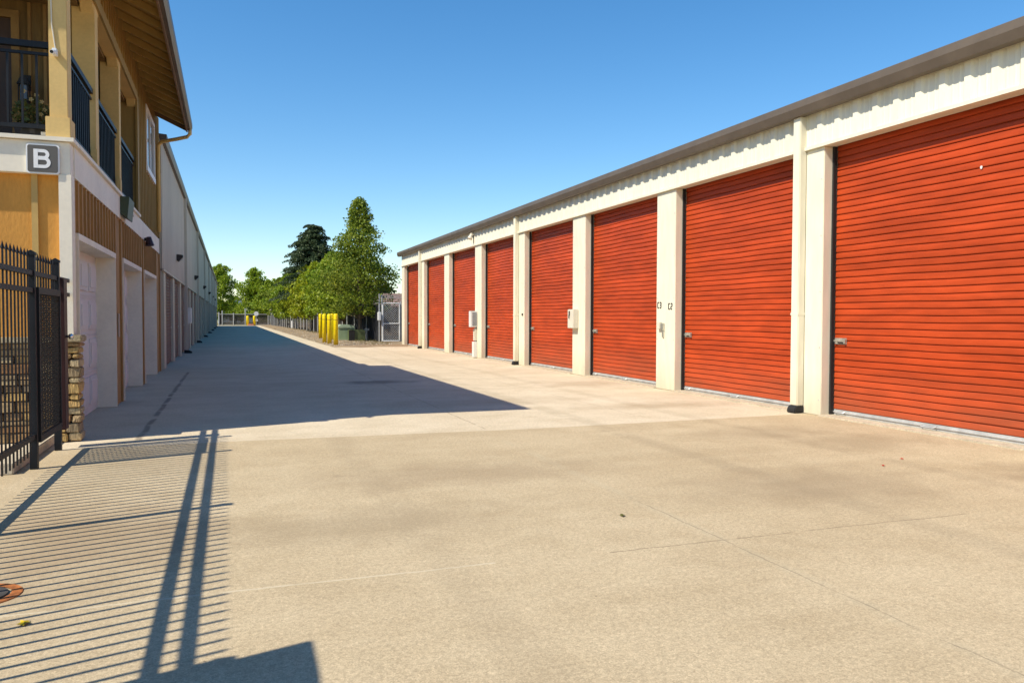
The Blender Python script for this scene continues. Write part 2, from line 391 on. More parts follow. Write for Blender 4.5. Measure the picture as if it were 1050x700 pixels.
# pillars
pil = [(-3.65, -2.9), (.95, 1.75), (5.65, 6.45)]
for i in range(7): pil.append((far[i], near_of_next[i]))
pil.append((42.3, 42.97))
for a, b in pil:
    mb = MB(); mb.box(DX, DX+.27, a, b, 0, ZH+.002)
    mb.build('pillar', CREAM, C, bevel=.008)
    mb = MB(); mb.box(DX+.16, DX+.222, a-.035, a+.0, .01, ZH); mb.box(DX+.16, DX+.222, b, b+.035, .01, ZH)
    mb.build('door_track', BLACK, C)
    if a < 21 and b > 5:
        mb = MB()
        for z in (.25, 1.1, 2.0, 2.9, 3.8):
            for yy in (a+.05, b-.05): mb.tube([(DX+.002, yy, z), (DX-.006, yy, z)], .011, 6)
        o_ = mb.build('screw', BAR, C); o_['kind'] = 'stuff'
# doors
DP = DX+.26
def rolldoor(parent, Xp, y0, y1, z0, z1, m, pitch, rel, seed, out=-1, ny=26, name='roll_up_door'):
    rn = random.Random(seed); mb = MB(); prof = []
    n = int(round((z1-z0)/pitch)); p = (z1-z0)/n
    for i in range(n):
        zb = z0+i*p
        prof += [(zb, 0), (zb+p*.10, 0), (zb+p*.13, rel*.9), (zb+p*.26, rel), (zb+p*.60, rel*.93), (zb+p*.88, rel*.80), (zb+p*.96, rel*.62), (zb+p*.985, 0)]
    prof.append((z1, 0))
    ph = [rn.uniform(0, 6) for _ in range(8)]
    vs = []; fs = []; M = len(prof)
    for j in range(ny+1):
        y = y0+(y1-y0)*j/ny; t = j/ny
        for z, d in prof:
            edge = math.sin(math.pi*t)**.5 if 0 < t < 1 else 0
            bow = .25*(.012*math.sin(3.1*t*2+ph[0]+z*.9)+.007*math.sin(9*t+ph[1]+z*2.1)+.004*math.sin(17*t+ph[2]-z*3.7))*min(1, (z1-z)/1.2)
            sag = .004*math.sin(5*t+ph[3]+z*1.3)+.003*math.sin(14*t+ph[4])
            vs.append((Xp+out*d+edge*bow, y, z+edge*sag*(1 if z0+.1 < z < z1-.05 else 0)))
    for j in range(ny):
        for i in range(M-1):
            a = j*M+i; fs.append((a, a+M, a+M+1, a+1))
    mb.add(vs, fs)
    return mb.build(name, m, parent, smooth=True)
for i, (a, b) in enumerate(doors):
    d = rolldoor(C, DP, a+.03, b-.03, .10, ZH+.02, RED, .1, .026, i)
    for pl in d.data.polygons: pl.use_smooth = False
    mb = MB(); mb.box(DP-.025, DP+.02, a+.035, b-.035, .022, .105); mb.box(DP-.045, DP-.025, a+.035, b-.035, .06, .075)
    mb.build('bottom_bar', BAR, d)
    mb = MB()                                                       # slide latch with its hasp, at the far edge
    mb.box(DP-.04, DP-.026, b-.30, b-.05, 1.155, 1.255)
    mb.box(DP-.062, DP-.04, b-.27, b-.04, 1.195, 1.225); mb.box(DP-.07, DP-.04, b-.30, b-.26, 1.17, 1.245); mb.box(DP-.055, DP-.04, b-.12, b-.06, 1.16, 1.25)
    mb.build('latch', STEEL, d, bevel=.003)
    mb = MB(); mb.box(DP-.05, DP-.0415, b-.245, b-.135, 1.165, 1.188); mb.build('latch_slot', BLACK, d)
    mb = MB(); c = (a+b)/2; mb.tube([(DP-.05, c-.12, .075), (DP-.085, c-.10, .06), (DP-.085, c+.10, .06), (DP-.05, c+.12, .075)], .009, 6)
    mb.build('lift_handle', BAR, d); mb = MB()
    mb.tube([(DP-.05, b-.30, .08), (DP-.08, b-.28, .062), (DP-.08, b-.12, .062), (DP-.05, b-.10, .08)], .009, 6)
    mb.build('lift_handle', BAR, d)
mb = MB()                                                            # bird lime splashes on the nearest door
for (yy, zz, r) in ((7.62, 3.53, .018),):
    y = yy; mb.prism([(y+r*math.cos(k*.9)*(1+.3*math.sin(k*3)), zz+r*1.3*math.sin(k*.9)) for k in range(7)], 'x', DP-.040, DP-.0345)
mb.build('lime_splash', MATS['pale_grey_box_paint'], C)
# door sill: pale concrete apron
mb = MB()
for a, b in doors: mb.box(DX-.06, DP+.05, a+.001, b-.001, -.01, .02)
mb.build('sill', mat('sill_concrete', (.55, .47, .34), .85, var=.1, vscale=6, fine=.2, bscale=40), C)
# gutter + fascia + roof
mb = MB()
gp = [(DX-.02, ZT-.02), (DX-.06, ZT-.165), (DX-.20, ZT-.165), (DX-.245, ZT-.05), (DX-.245, ZT+.055), (DX-.215, ZT+.072), (DX-.02, ZT+.072)]
mb.prism(gp, 'y', YN-.1, YF+.12); mb.build('gutter', TRIMB, C)
mb = MB(); mb.prism([(DX-.02, ZT+.075), (DX-.02, ZT+.09), (DX+9, ZT+.45), (DX+9, ZT+.435)], 'y', YN-.05, YF+.05); mb.build('roof', TRIMB, C)
for i, p in enumerate([(x[0]+x[1])/2 for x in pil]):
    if i not in (0, 3, 6, 9): continue
    a, b = pil[i]
    y = b-.24
    mb = MB(); mb.box(DX-.14, DX-.006, y-.09, y+.09, .12, ZT-.165)
    ds = mb.build('downspout', CREAM, C, bevel=.012)
    mb = MB(); mb.box(DX-.143, DX-.004, y-.093, y+.093, 1.62, 1.66); mb.build('strap', CREAM, ds)
    mb = MB(); mb.prism([(DX-.15, .12), (DX-.004, .12), (DX-.004, .02), (DX-.19, .0), (DX-.19, .06)], 'y', y-.10, y+.10); mb.build('boot', BLACK, ds, bevel=.01)
GLY = {'C': [((1,1),(0,1)),((0,1),(0,0)),((0,0),(1,0))], '2': [((0,1),(1,1)),((1,1),(1,.52)),((1,.52),(0,.42)),((0,.42),(0,0)),((0,0),(1,0))],
       '3': [((0,1),(1,1)),((1,1),(1,0)),((1,0),(0,0)),((.25,.5),(1.15,.5))], '1': [((.5,1),(.5,0))]}
for txt, y, z in (('C2', 14.87, 1.815), ('C3', 15.33, 1.845), ('C4', 0, 0)):   # stencilled numbers: strokes facing the alley
    if not y: continue
    mb = MB(); gw, gh = .055, .115
    for q, ch in enumerate(txt):
        yo = y+.072-q*.092
        for (a, b) in GLY[ch]:
            mb.bar((DX-.0035, yo-a[0]*gw, z-gh/2+a[1]*gh), (DX-.0035, yo-b[0]*gw, z-gh/2+b[1]*gh), .004, .027, up=(0, 1, 0) if a[0] == b[0] else (0, 0, 1))
    mb.build('unit_number', INK, C)

# boxes and lamp on the right building
t = thing('meter_box', (DX, 29.05, 1.2), 'tall pale electric meter box on the pillar between the fifth and sixth red doors', 'electrical box')
mb = MB(); mb.box(DX-.26, DX-.002, 28.92, 29.20, 1.18, 1.80); mb.build('cabinet', BOXW, t, bevel=.012)
mb = MB(); mb.box(DX-.20, DX-.03, 28.905, 28.919, 1.24, 1.75); mb.build('side_panel', mat('box_side', (.25, .25, .26), .5), t)
t = thing('junction_box', (DX, 29.05, .0), 'low pale utility box with conduit at the foot of the pillar below the meter box', 'electrical box')
mb = MB(); mb.box(DX-.14, DX-.002, 28.93, 29.17, .02, .62); mb.build('lower_cabinet', BOXW, t, bevel=.01)
mb = MB(); mb.box(DX-.11, DX-.002, 28.95, 29.12, .66, 1.12); mb.build('upper_cabinet', BOXG, t, bevel=.01)
mb = MB(); mb.tube([(DX-.05, 29.02, .60), (DX-.05, 29.02, 1.19)], .025, 8); mb.build('conduit', GALV, t)
t = thing('breaker_box', (DX, 19.8, 1.25), 'beige wall box hanging on the pillar between the third and fourth red doors', 'electrical box')
mb = MB(); mb.box(DX-.15, DX-.002, 19.62, 20.02, 1.27, 1.79); mb.build('cabinet', BOXG, t, bevel=.012)
mb = MB(); mb.box(DX-.163, DX-.150, 19.86, 19.92, 1.62, 1.74); mb.tube([(DX-.17, 19.89, 1.64), (DX-.17, 19.89, 1.54)], .012, 6); mb.build('lock', DARKB, t)
t = thing('key_box', (DX, 15.2, 1.25), 'small beige lock box on the pillar painted C2 and C3', 'lock box')
mb = MB(); mb.box(DX-.07, DX-.002, 15.20, 15.32, 1.32, 1.47); mb.build('case', BOXG, t, bevel=.008)
mb = MB(); mb.box(DX-.05, DX-.002, 15.10, 15.18, 1.28, 1.45); mb.box(DX-.035, DX-.002, 15.11, 15.17, 1.14, 1.28); mb.build('padlock', STEEL, t, bevel=.008)
t = thing('door_sensor', (DX, 24.25, 1.6), 'tiny dark round sensor on the pillar between the fourth and fifth red doors', 'sensor')
mb = MB(); mb.tube([(DX-.0, 23.95, 1.66), (DX-.035, 23.95, 1.66)], .035, 10); mb.build('sensor_cap', DARKB, t)
t = thing('security_lamp', (DX, 29.3, 4.5), 'small beige floodlight under the gutter above the sixth red door', 'lamp')
mb = MB(); mb.box(DX-.15, DX-.04, 29.2, 29.42, 4.72, 4.80); mb.build('bracket', CREAM, t)
mb = MB(); mb.tube([(DX-.14, 29.3, 4.72), (DX-.20, 29.28, 4.58)], [.06, .10], 10); mb.build('lamp_head', BOXG, t)
mb = MB(); mb.tube([(DX-.05, 29.27, 4.72), (DX-.05, 29.27, 4.42)], .014, 6); mb.build('cable', DARKB, t)

# ---------------------------------------------------------------- left building (B) : two-storey office house
HX = -1.86; HY = 11.3; HE = 24.8
B = thing('office_house', (HX, HY, 0), 'two storey ochre and brown house with balconies, garage doors and stone base on the left', 'house')
mb = MB(); mb.box(-14, HX-.6, HY+.16, HE-.02, .0, 3.36); mb.build('lower_core', TANWALL, B)
# front wall
mb = MB(); mb.box(-14, -1.99, HY+.06, HY+.158, 0, 3.36); mb.build('front_wall', TANWALL, B)
for x in (-2.275, -3.4, -4.5, -5.6): mb = MB(); mb.box(x-.035, x+.035, HY+.03, HY+.058, 1.35, 3.35); mb.build('wall_batten', TANTRIM, B)
mb = MB(); mb.box(-14, HX+.0, HY-.06, HY+.17, 3.345, 3.745); mb.build('deck_band', CRTRIM, B, bevel=.004)
mb = MB(); mb.box(-14, HX+.05, HY-.11, HY+.3, 3.75, 3.80); mb.box(HX-.22, HX+.055, HY+.3, 19.2, 3.75, 3.80); mb.build('deck_edge', CRTRIM, B)
mb = MB(); mb.box(-13.9, HX-.12, HY+.3, 19.1, 3.70, 3.79); mb.build('deck_floor', PORCHW, B)
mb = MB(); mb.box(HX-.13, HX+.015, HY-.075, HY+.13, 1.34, 3.343); mb.build('corner_post', CRTRIM, B, bevel=.004)
# alley side band and trims
mb = MB(); mb.box(HX-.1, HX+.012, HY+.171, HE-.3, 3.345, 3.745); mb.build('side_band', CRTRIM, B)
# alley lower wall: brown board and batten with garage openings
ops = [(11.62, 15.2), (16.28, 19.52), (20.2, 23.32)]
ZO = 2.6; RC = .29
mb = MB()
ys = [HY+.132] + [v for o_ in ops for v in o_] + [HE]
for i in range(0, len(ys), 2): mb.box(HX-.6, HX-.02, ys[i], ys[i+1], 0, 3.34)
for a, b in ops: mb.box(HX-.6, HX-.02, a, b, ZO, 3.34)
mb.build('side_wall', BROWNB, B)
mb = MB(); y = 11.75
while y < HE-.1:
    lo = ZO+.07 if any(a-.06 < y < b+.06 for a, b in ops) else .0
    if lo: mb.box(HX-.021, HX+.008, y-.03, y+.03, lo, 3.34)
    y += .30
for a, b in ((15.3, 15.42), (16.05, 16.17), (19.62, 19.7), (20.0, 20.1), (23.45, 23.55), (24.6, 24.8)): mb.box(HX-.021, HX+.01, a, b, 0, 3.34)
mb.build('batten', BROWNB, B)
for a, b in ops:
    mb = MB(); mb.box(HX-RC, HX+.022, a-.0, a+.03, 0, ZO); mb.box(HX-RC, HX+.022, b-.03, b, 0, ZO); mb.box(HX-RC, HX+.026, a-.01, b+.01, ZO-.03, ZO+.055)
    mb.build('door_frame', CRTRIM, B)
    mb = MB(); mb.box(HX-RC-.02, HX-RC+.0, a+.031, b-.031, 0, ZO-.031)
    n = 4; pw = (b-a-.3)/n; ph_ = (ZO-.15)/4
    for r in range(4):
        for c_ in range(n):
            y0 = a+.15+c_*pw+.07; z0 = .06+r*ph_+.08; y1 = y0+pw-.14; z1 = z0+ph_-.16
            mb.box(HX-RC, HX-RC+.03, y0, y1, z0, z1); mb.box(HX-RC+.03, HX-RC+.045, y0+.06, y1-.06, z0+.06, z1-.06)
        if r: mb.box(HX-RC, HX-RC+.012, a+.04, b-.04, .05+r*ph_-.030, .05+r*ph_-.012); mb.box(HX-RC, HX-RC+.012, a+.04, b-.04, .05+r*ph_+.012, .05+r*ph_+.030)
    gd = mb.build('garage_door', WHITED, B)
    mb = MB(); mb.box(HX-RC+.001, HX-RC+.03, (a+b)/2-.12, (a+b)/2+.12, .30, .33); mb.build('handle', DARKB, gd)
# upper floor
ZR = 6.73                                   # eave height at the gutter
EX = HX+.80; PX = HX
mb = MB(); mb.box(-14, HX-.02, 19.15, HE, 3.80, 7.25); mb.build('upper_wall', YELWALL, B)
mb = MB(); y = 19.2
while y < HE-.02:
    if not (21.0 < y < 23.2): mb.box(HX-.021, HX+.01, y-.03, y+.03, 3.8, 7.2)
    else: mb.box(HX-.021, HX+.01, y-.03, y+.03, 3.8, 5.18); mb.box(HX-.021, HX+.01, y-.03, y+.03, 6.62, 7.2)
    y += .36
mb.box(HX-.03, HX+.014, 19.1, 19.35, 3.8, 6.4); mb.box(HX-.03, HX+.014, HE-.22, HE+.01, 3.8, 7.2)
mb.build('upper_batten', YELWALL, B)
wn_ = MB(); wy0, wy1, wz0, wz1 = 21.1, 23.1, 5.22, 6.58
wn_.box(HX-.02, HX+.035, wy0-.10, wy0+.02, wz0-.1, wz1+.1); wn_.box(HX-.02, HX+.035, wy1-.02, wy1+.10, wz0-.1, wz1+.1)
wn_.box(HX-.02, HX+.035, wy0+.02, wy1-.02, wz1-.02, wz1+.1); wn_.box(HX-.02, HX+.045, wy0-.12, wy1+.12, wz0-.13, wz0+.0); wn_.box(HX-.02, HX+.02, (wy0+wy1)/2-.03, (wy0+wy1)/2+.03, wz0, wz1-.02)
wf = wn_.build('window', WHITE, B)
mb = MB(); mb.box(HX-.021, HX-.006, wy0+.02, wy1-.02, wz0, wz1-.02); mb.build('pane', GLASS, wf)
# porch posts
def post(x0, x1, y0, y1, base=True):
    mb = MB(); mb.box(x0, x1, y0, y1, 4.06 if base else 3.80, 6.30)
    p = mb.build('porch_post', YELPOST, B, bevel=.006)
    if base: mb = MB(); mb.box(x0-.04, x1+.03, y0-.04, y1+.03, 3.801, 4.06); mb.build('plinth', YELPOST, p, bevel=.006)
post(-2.09, -1.885, HY-.0, HY+.26)
post(-5.3, -5.1, HY, HY+.26)
SP = [(13.5, 13.8), (16.25, 16.5)]
for a, b in SP: post(HX-.33, HX-.02, a, b, False); 
for a, b in SP:
    mb = MB(); mb.box(HX-.08, HX+.0, a-.08, a+.12, 3.801, 4.1); mb.build('post_block', YELPOST, B, bevel=.005)
# header beam over the porch with knee corners
mb = MB(); mb.box(HX-.22, HX-.02, HY+.0, 19.14, 6.28, 7.2); mb.box(-14, HX-.22, HY+.0, HY+.2, 6.28, 7.2)
for (a, b) in ((HY+.26, 13.5), (13.8, 16.25), (16.5, 19.14)):
    mb.prism([(a, 6.281), (a+.16, 6.281), (a, 6.14)], 'x', HX-.2, HX-.03); mb.prism([(b, 6.281), (b-.16, 6.281), (b, 6.14)], 'x', HX-.2, HX-.03)
mb.build('porch_beam', YELPOST, B)
mb = MB(); y = HY+.2
while y < 19.1: mb.box(HX-.021, HX+.01, y-.03, y+.03, 6.46, 7.2); y += .30
mb.box(HX-.021, HX+.016, HY+.0, 19.1, 6.28, 6.455)
mb.build('beam_batten', YELWALL, B)
# porch interiors
mb = MB(); mb.box(-13.9, HX-.34, 13.55, 13.65, 3.8, 6.28); mb.box(-13.9, HX-.34, 16.32, 16.42, 3.8, 6.28); mb.box(-4.6, -4.5, 13.65, 16.32, 3.8, 6.28); mb.box(-4.6, -4.5, 16.42, 19.14, 3.8, 6.28)
mb.box(-5.0, -4.9, HY+.3, 13.55, 3.8, 6.28)
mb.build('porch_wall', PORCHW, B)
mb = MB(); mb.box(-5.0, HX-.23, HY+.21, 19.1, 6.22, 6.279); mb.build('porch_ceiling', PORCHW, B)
mb = MB()                                     # trims and a door on the porch wall
mb.box(-2.98, -2.88, 13.50, 13.55, 3.8, 5.95); mb.box(-3.9, -3.8, 13.50, 13.55, 3.8, 5.95); mb.box(-3.9, -2.88, 13.50, 13.55, 5.95, 6.06)
for x in (-2.55, -2.75, -2.35): mb.box(x-.02, x+.02, 13.52, 13.55, 3.8, 6.2)
mb.box(-2.55, -2.20, 13.515, 13.55, 4.62, 4.74)
mb.build('porch_trim', mat('porch_trim_brown', (.30, .17, .05), .7), B)
mb = MB(); mb.box(-3.8, -2.98, 13.53, 13.549, 3.8, 5.94); mb.build('porch_door', mat('dark_brown_door', (.07, .035, .02), .5), B)
# railings
def railing(p0, p1, label=None):
    mb = MB(); d = Vector(p1)-Vector(p0); L = d.length; u = d.normalized()
    q = lambda t, z: (p0[0]+u.x*t, p0[1]+u.y*t, z)
    mb.bar(q(0, 4.97), q(L, 4.97), .07, .075); mb.bar(q(0, 4.86), q(L, 4.86), .035, .035); mb.bar(q(0, 3.95), q(L, 3.95), .05, .05)
    n = int(L/.155)
    for i in range(1, n): t = L*i/n; mb.bar(q(t, 3.95), q(t, 4.87), .024, .024)
    mb.build('railing', FENCE, B)
railing((-5.1, HY+.12, 0), (-2.09, HY+.12, 0))
for a, b in ((HY+.26, 13.5), (13.8, 16.25), (16.5, 19.1)): railing((HX-.09, a, 0), (HX-.09, b, 0))
# roof
RY0, RY1 = 10.96, 23.6
RX, RZ = -7.9, ZR+.1+3.0
pt = .46
def rz(x): return ZR+.02+(EX-x)*pt
mb = MB()                                     # hipped front, verge at the far end
th = .09
hipy = RY0 + (EX-RX)
A = [(EX, RY0, rz(EX)), (EX, RY1, rz(EX)), (RX, RY1, rz(RX)), (RX, hipy, rz(RX)), (-14.8, RY0, rz(EX)), (-14.8, RY1, rz(EX))]
vs = [(x, y, z+.13) for x, y, z in A] + [(x, y, z+.06) for x, y, z in A]
mb.add(vs, [(0,1,2,3),(0,3,4),(3,2,5,4),(6,9,8,7),(6,10,9),(9,10,11,8),(0,6,7,1),(1,7,8,2),(2,8,11,5),(0,4,10,6),(4,5,11,10)])
mb.build('roof', ROOF, B)
mb = MB()
vs = [(x, y, z+.055) for x, y, z in A]; mb.add(vs, [(0,3,2,1),(0,4,3),(3,4,5,2)])
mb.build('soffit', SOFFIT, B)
y = RY0+.25; i = 0
while y < RY1:
    mb = MB(); d = .15
    mb.prism([(EX-.01, rz(EX)+.05), (EX-.01, rz(EX)-.07), (EX-.9, rz(EX-.9)-.10), (EX-.9, rz(EX-.9)+.05)], 'y', y-.035, y+.035)
    mb.build('rafter', SOFFIT, B); y += .62
mb = MB(); mb.box(EX-.005, EX+.03, RY0-.03, RY1+.02, ZR-.10, ZR+.145)
mb.prism([(EX+.03, ZR+.15), (EX-.02-1.2, ZR+.15+1.25*pt), (EX-1.22, ZR-.08+1.25*pt), (EX+.03, ZR-.08)], 'y', RY1+.021, RY1+.055)
mb.box(-14.8, EX-.005, RY0-.03, RY0+.0, ZR-.10, ZR+.145)
mb.build('fascia', mat('fascia_brown', (.21, .125, .06), .6), B)
mb = MB(); mb.prism([(EX+.031, ZR-.04), (EX+.10, ZR-.05), (EX+.15, ZR+.02), (EX+.15, ZR+.14), (EX+.135, ZR+.14), (EX+.031, ZR+.12)], 'y', RY0-.05, RY1+.06)
gt = mb.build('gutter', TRIMB, B)
mb = MB(); gy = RY1-.06
mb.tube([(EX+.09, gy, ZR-.03), (EX+.09, gy, ZR-.16), (EX+.02, gy, ZR-.24), (EX-.25, gy+.1, ZR-.30), (HX+.15, gy+.3, ZR-.36), (HX+.07, gy+.35, ZR-.45), (HX+.06, gy+.35, ZR-.8), (HX+.06, gy+.35, 3.9)], .05, 10)
mb.build('downspout', YELPOST, B, smooth=True)
# stones: column base and wainscot
def rag(mb, k0, a=.012):
    for q in range(k0, len(mb.v)): v = mb.v[q]; mb.v[q] = (v[0]+random.uniform(-a, a), v[1]+random.uniform(-a, a), v[2]+random.uniform(-a, a)*.5)
def stones(mb, x0, x1, y0, y1, z0, z1, jit=.025, face='front'):
    z = z0
    while z < z1-.02:
        h = min(random.uniform(.06, .15), z1-z); h = z1-z if z1-z-h < .05 else h
        if face == 'front':
            x = x0
            while x < x1-.01:
                L = random.uniform(.16, .42); L = x1-x if x1-x-L < .12 else L
                j = random.uniform(0, jit)
                mb.box(x+.006, x+L-.006, y0-j, y1, z+.005, z+h-.006); x += L
        z += h
mb = MB(); z = .0
while z < 1.24:
    h = random.uniform(.06, .14); h = 1.25-z if 1.25-z-h < .05 else h
    if random.random() < .6:
        c = random.uniform(.3, .7); j = [random.uniform(0, .025) for _ in range(4)]
        mb.box(-2.03-j[0], -2.03+.26*c-.004, HY-.17-j[1], HY+.11, z+.004, z+h-.006); mb.box(-2.03+.26*c+.004, -1.775+j[2], HY-.17-j[3], HY+.11+j[0], z+.004, z+h-.006)
    else:
        j = [random.uniform(0, .025) for _ in range(3)]; mb.box(-2.03-j[0], -1.775+j[1], HY-.17-j[2], HY+.11, z+.004, z+h-.006)
    z += h
rag(mb, 0, .014)
bm_ = mb.build('stone_column', STONE, B, bevel=.012)
mb = MB(); mb.box(-2.08, -1.735, HY-.22, HY+.15, 1.25, 1.335); mb.build('stone_cap', mat('cap_stone', (.42, .34, .21), .9, var=.25, vscale=8, bump=.5), B, bevel=.015)
mb = MB(); stones(mb, -7, -2.06, HY-.08, HY+.055, 0, 1.24); rag(mb, 0, .006); mb.build('stone_wainscot', STONE, B, bevel=.008)
mb = MB(); mb.box(-7, -2.085, HY-.15, HY+.055, 1.24, 1.31); mb.build('stone_ledge', MATS['cap_stone'], B, bevel=.01)
mb = MB(); mb.box(HX-.005, HX+.006, 15.62, 15.78, 1.2, 1.62); mb.build('number_plate', mat('plate_tan', (.45, .36, .27), .6), B)
# B sign
t = thing('building_sign', (-2.155, HY-.09, 3.52), 'square grey sign with a white letter B on the house corner', 'sign')
def rrect(x0, x1, z0, z1, r, n=5):
    P = []
    for cx, cz, a0 in ((x1-r, z0+r, -90), (x1-r, z1-r, 0), (x0+r, z1-r, 90), (x0+r, z0+r, 180)):
        for k in range(n+1): a = R(a0+90*k/n); P.append((cx+r*math.cos(a), cz+r*math.sin(a)))
    return P
sx0, sx1, sz0, sz1 = -2.335, -1.972, 3.335, 3.70
mb = MB(); mb.prism(rrect(sx0, sx1, sz0, sz1, .035), 'y', HY-.095, HY-.062); mb.build('sign_border', WHITE, t)
mb = MB(); mb.prism(rrect(sx0+.017, sx1-.017, sz0+.017, sz1-.017, .025), 'y', HY-.101, HY-.0955); mb.build('sign_face', SIGNG, t)
def letterB(cx, cz, hgt, wid):
    bm = bmesh.new(); st = hgt*.18
    def arc(ox, oz, rx, rz_, a0, a1, n=12): return [(ox+rx*math.cos(R(a0+(a1-a0)*k/n)), oz+rz_*math.sin(R(a0+(a1-a0)*k/n))) for k in range(n+1)]
    x0 = cx-wid/2; zb = cz-hgt/2; zt_ = cz+hgt/2; zm = zb+hgt*.535
    r1 = (zt_-zm)/2; r0 = (zm-zb)/2
    mb = MB()
    def loop(n=12):
        # two bowls as ring strips joined to the stem
        for (za, zc, rr, xe) in ((zm-st*.40, zt_, 0, x0+wid*.93), (zb, zm+st*.40, 0, x0+wid)):
            yy = .0 if zc == zt_ else .0006; h = zc-za; ro = h/2; ri = ro-st*.95; ox = xe-ro; oz = (za+zc)/2
            O = [(x0+st*.9, za)]+arc(ox, oz, ro, ro, -90, 90, n)+[(x0+st*.9, zc)]
            I = [(x0+st*.9, za+st*.95)]+arc(ox, oz, max(ri, .01), ri, -90, 90, n)+[(x0+st*.9, zc-st*.95)]
            for k in range(len(O)-1):
                mb.prism([O[k], O[k+1], I[k+1], I[k]], 'y', HY-.1042-yy, HY-.1015)
    loop()
    mb.box(x0, x0+st*1.15, HY-.1056, HY-.1015, zb, zt_)
    return mb
letterB((sx0+sx1)/2-.006, (sz0+sz1)/2, .232, .185).build('letter', WHITE, t)
# camera + cable on the corner post
t = thing('security_camera', (-2.0, HY-.03, 4.85), 'small white security camera on the sand coloured corner post of the balcony', 'camera')
mb = MB(); mb.box(-2.035, -1.985, HY-.10, HY-.002, 4.81, 4.89); mb.tube([(-2.01, HY-.08, 4.845), (-2.025, HY-.17, 4.82)], .028, 10); mb.build('camera_body', WHITE, t, bevel=.004)
mb = MB(); mb.tube([(-2.025, HY-.165, 4.822), (-2.0265, HY-.175, 4.819)], .02, 10); mb.build('lens', BLACK, t)
mb = MB(); mb.tube([(-2.01, HY-.01, 4.88), (-2.05, HY-.012, 5.2), (-2.06, HY-.012, 6.2)], .008, 6); mb.build('cable', BOXG, t)
# lantern on the porch wall
t = thing('wall_lantern', (-2.70, 13.4, 4.6), 'black lantern on the dark wall of the corner balcony', 'lamp')
mb = MB(); mb.bar((-2.78, 13.5, 5.02), (-2.78, 13.3, 5.05), .03); mb.box(-2.83, -2.73, 13.47, 13.515, 4.9, 5.12); mb.build('bracket', BLACK, t)
mb = MB(); mb.prism([(-2.86, 4.93), (-2.70, 4.93), (-2.75, 5.03), (-2.81, 5.03)], 'y', 13.22, 13.38); mb.prism([(-2.83, 4.66), (-2.73, 4.66), (-2.715, 4.70), (-2.845, 4.70)], 'y', 13.24, 13.36)
for x in (-2.84, -2.72):
    for yy in (13.24, 13.36): mb.bar((x, yy, 4.69), (x, yy, 4.94), .015)
mb.build('lantern_frame', BLACK, t)
mb = MB(); mb.box(-2.82, -2.74, 13.26, 13.34, 4.70, 4.93); mb.build('lantern_glass', mat('frosted_glass', (.16, .17, .19), .2), t)
# potted flowers on the balcony
t = thing('flower_pot', (-2.35, HY+.4, 3.8), 'dark pot of leafy plants with white flowers behind the balcony railing', 'plant')
mb = MB(); mb.prism([(-2.52, 3.80), (-2.20, 3.80), (-2.16, 4.03), (-2.56, 4.03)], 'y', HY+.32, HY+.56); mb.build('pot', DARKB, t)
mb = MB()
for i in range(260):
    a = random.random()*6.28; r = random.random()**.5*.22; x = -2.36+r*math.cos(a)*1.1; y = HY+.44+r*.6*math.sin(a); z = 4.03+random.random()*.40*(1-r*2)
    d = Vector((random.uniform(-1, 1), random.uniform(-1, 1), random.uniform(-.2, 1))).normalized()*.05; e = Vector((random.uniform(-1, 1), random.uniform(-1, 1), random.uniform(-1, 1))).normalized()*.022
    p = Vector((x, y, z)); mb.add([p-d, p+e, p+d, p-e], [(0,1,2,3)])
LEAFP = mat('pot_leaf', (.10, .12, .03), .6, var=.3, vscale=20)
mb.build('leaves', LEAFP, t)
mb = MB()
for (x, z) in ((-2.44, 4.44), (-2.30, 4.40), (-2.24, 4.32), (-2.21, 4.22), (-2.14, 4.25), (-2.13, 4.18), (-2.36, 4.34), (-2.25, 4.16)):
    mb = MB()
    for k in range(5): a = k*1.256; mb.tube([(x, HY+.36, z), (x+.022*math.cos(a), HY+.345, z+.022*math.sin(a))], [.004, .011], 5)
    mb.build('flower', mat('cream_petals', (.45, .38, .20), .6), t)
t = thing('planter_box', (-2.3, HY+.05, 3.8), 'dark planter box with a pale tag on the balcony floor next to the corner post', 'planter')
mb = MB(); mb.box(-2.44, -2.14, HY+.17, HY+.30, 3.81, 3.96); mb.build('trough', BLACK, t, bevel=.01)
mb = MB(); mb.box(-2.22, -2.15, HY+.162, HY+.169, 3.86, 3.90); mb.build('tag', BOXW, t)
# hanging box by third balcony, sconce
t = thing('wall_box', (HX, 16.6, 3.5), 'dark green metal box hooked over the cream band below the third balcony', 'box')
mb = MB(); mb.prism([(HX+.01, 3.44), (HX+.13, 3.36), (HX+.17, 3.75), (HX+.01, 3.75)], 'y', 15.95, 16.75); mb.build('box_body', GREEND, t, bevel=.008)
mb = MB(); mb.bar((HX+.14, 16.75, 3.62), (HX+.02, 17.2, 3.80), .03); mb.bar((HX+.02, 17.2, 3.80), (HX+.03, 17.9, 3.62), .03); mb.build('hook_arm', BOXG, t)
t = thing('wall_sconce', (HX, 20.3, 3.28), 'small dark red sconce on the brown boards over the third garage door', 'lamp')
mb = MB(); mb.tube([(HX+.015, 20.3, 3.36), (HX+.10, 20.28, 3.38)], .04, 8); mb.build('bracket', DARKB, t)
mb = MB(); mb.tube([(HX+.11, 20.28, 3.42), (HX+.13, 20.26, 3.22)], [.05, .10], 10); mb.build('shade', MAROON, t)

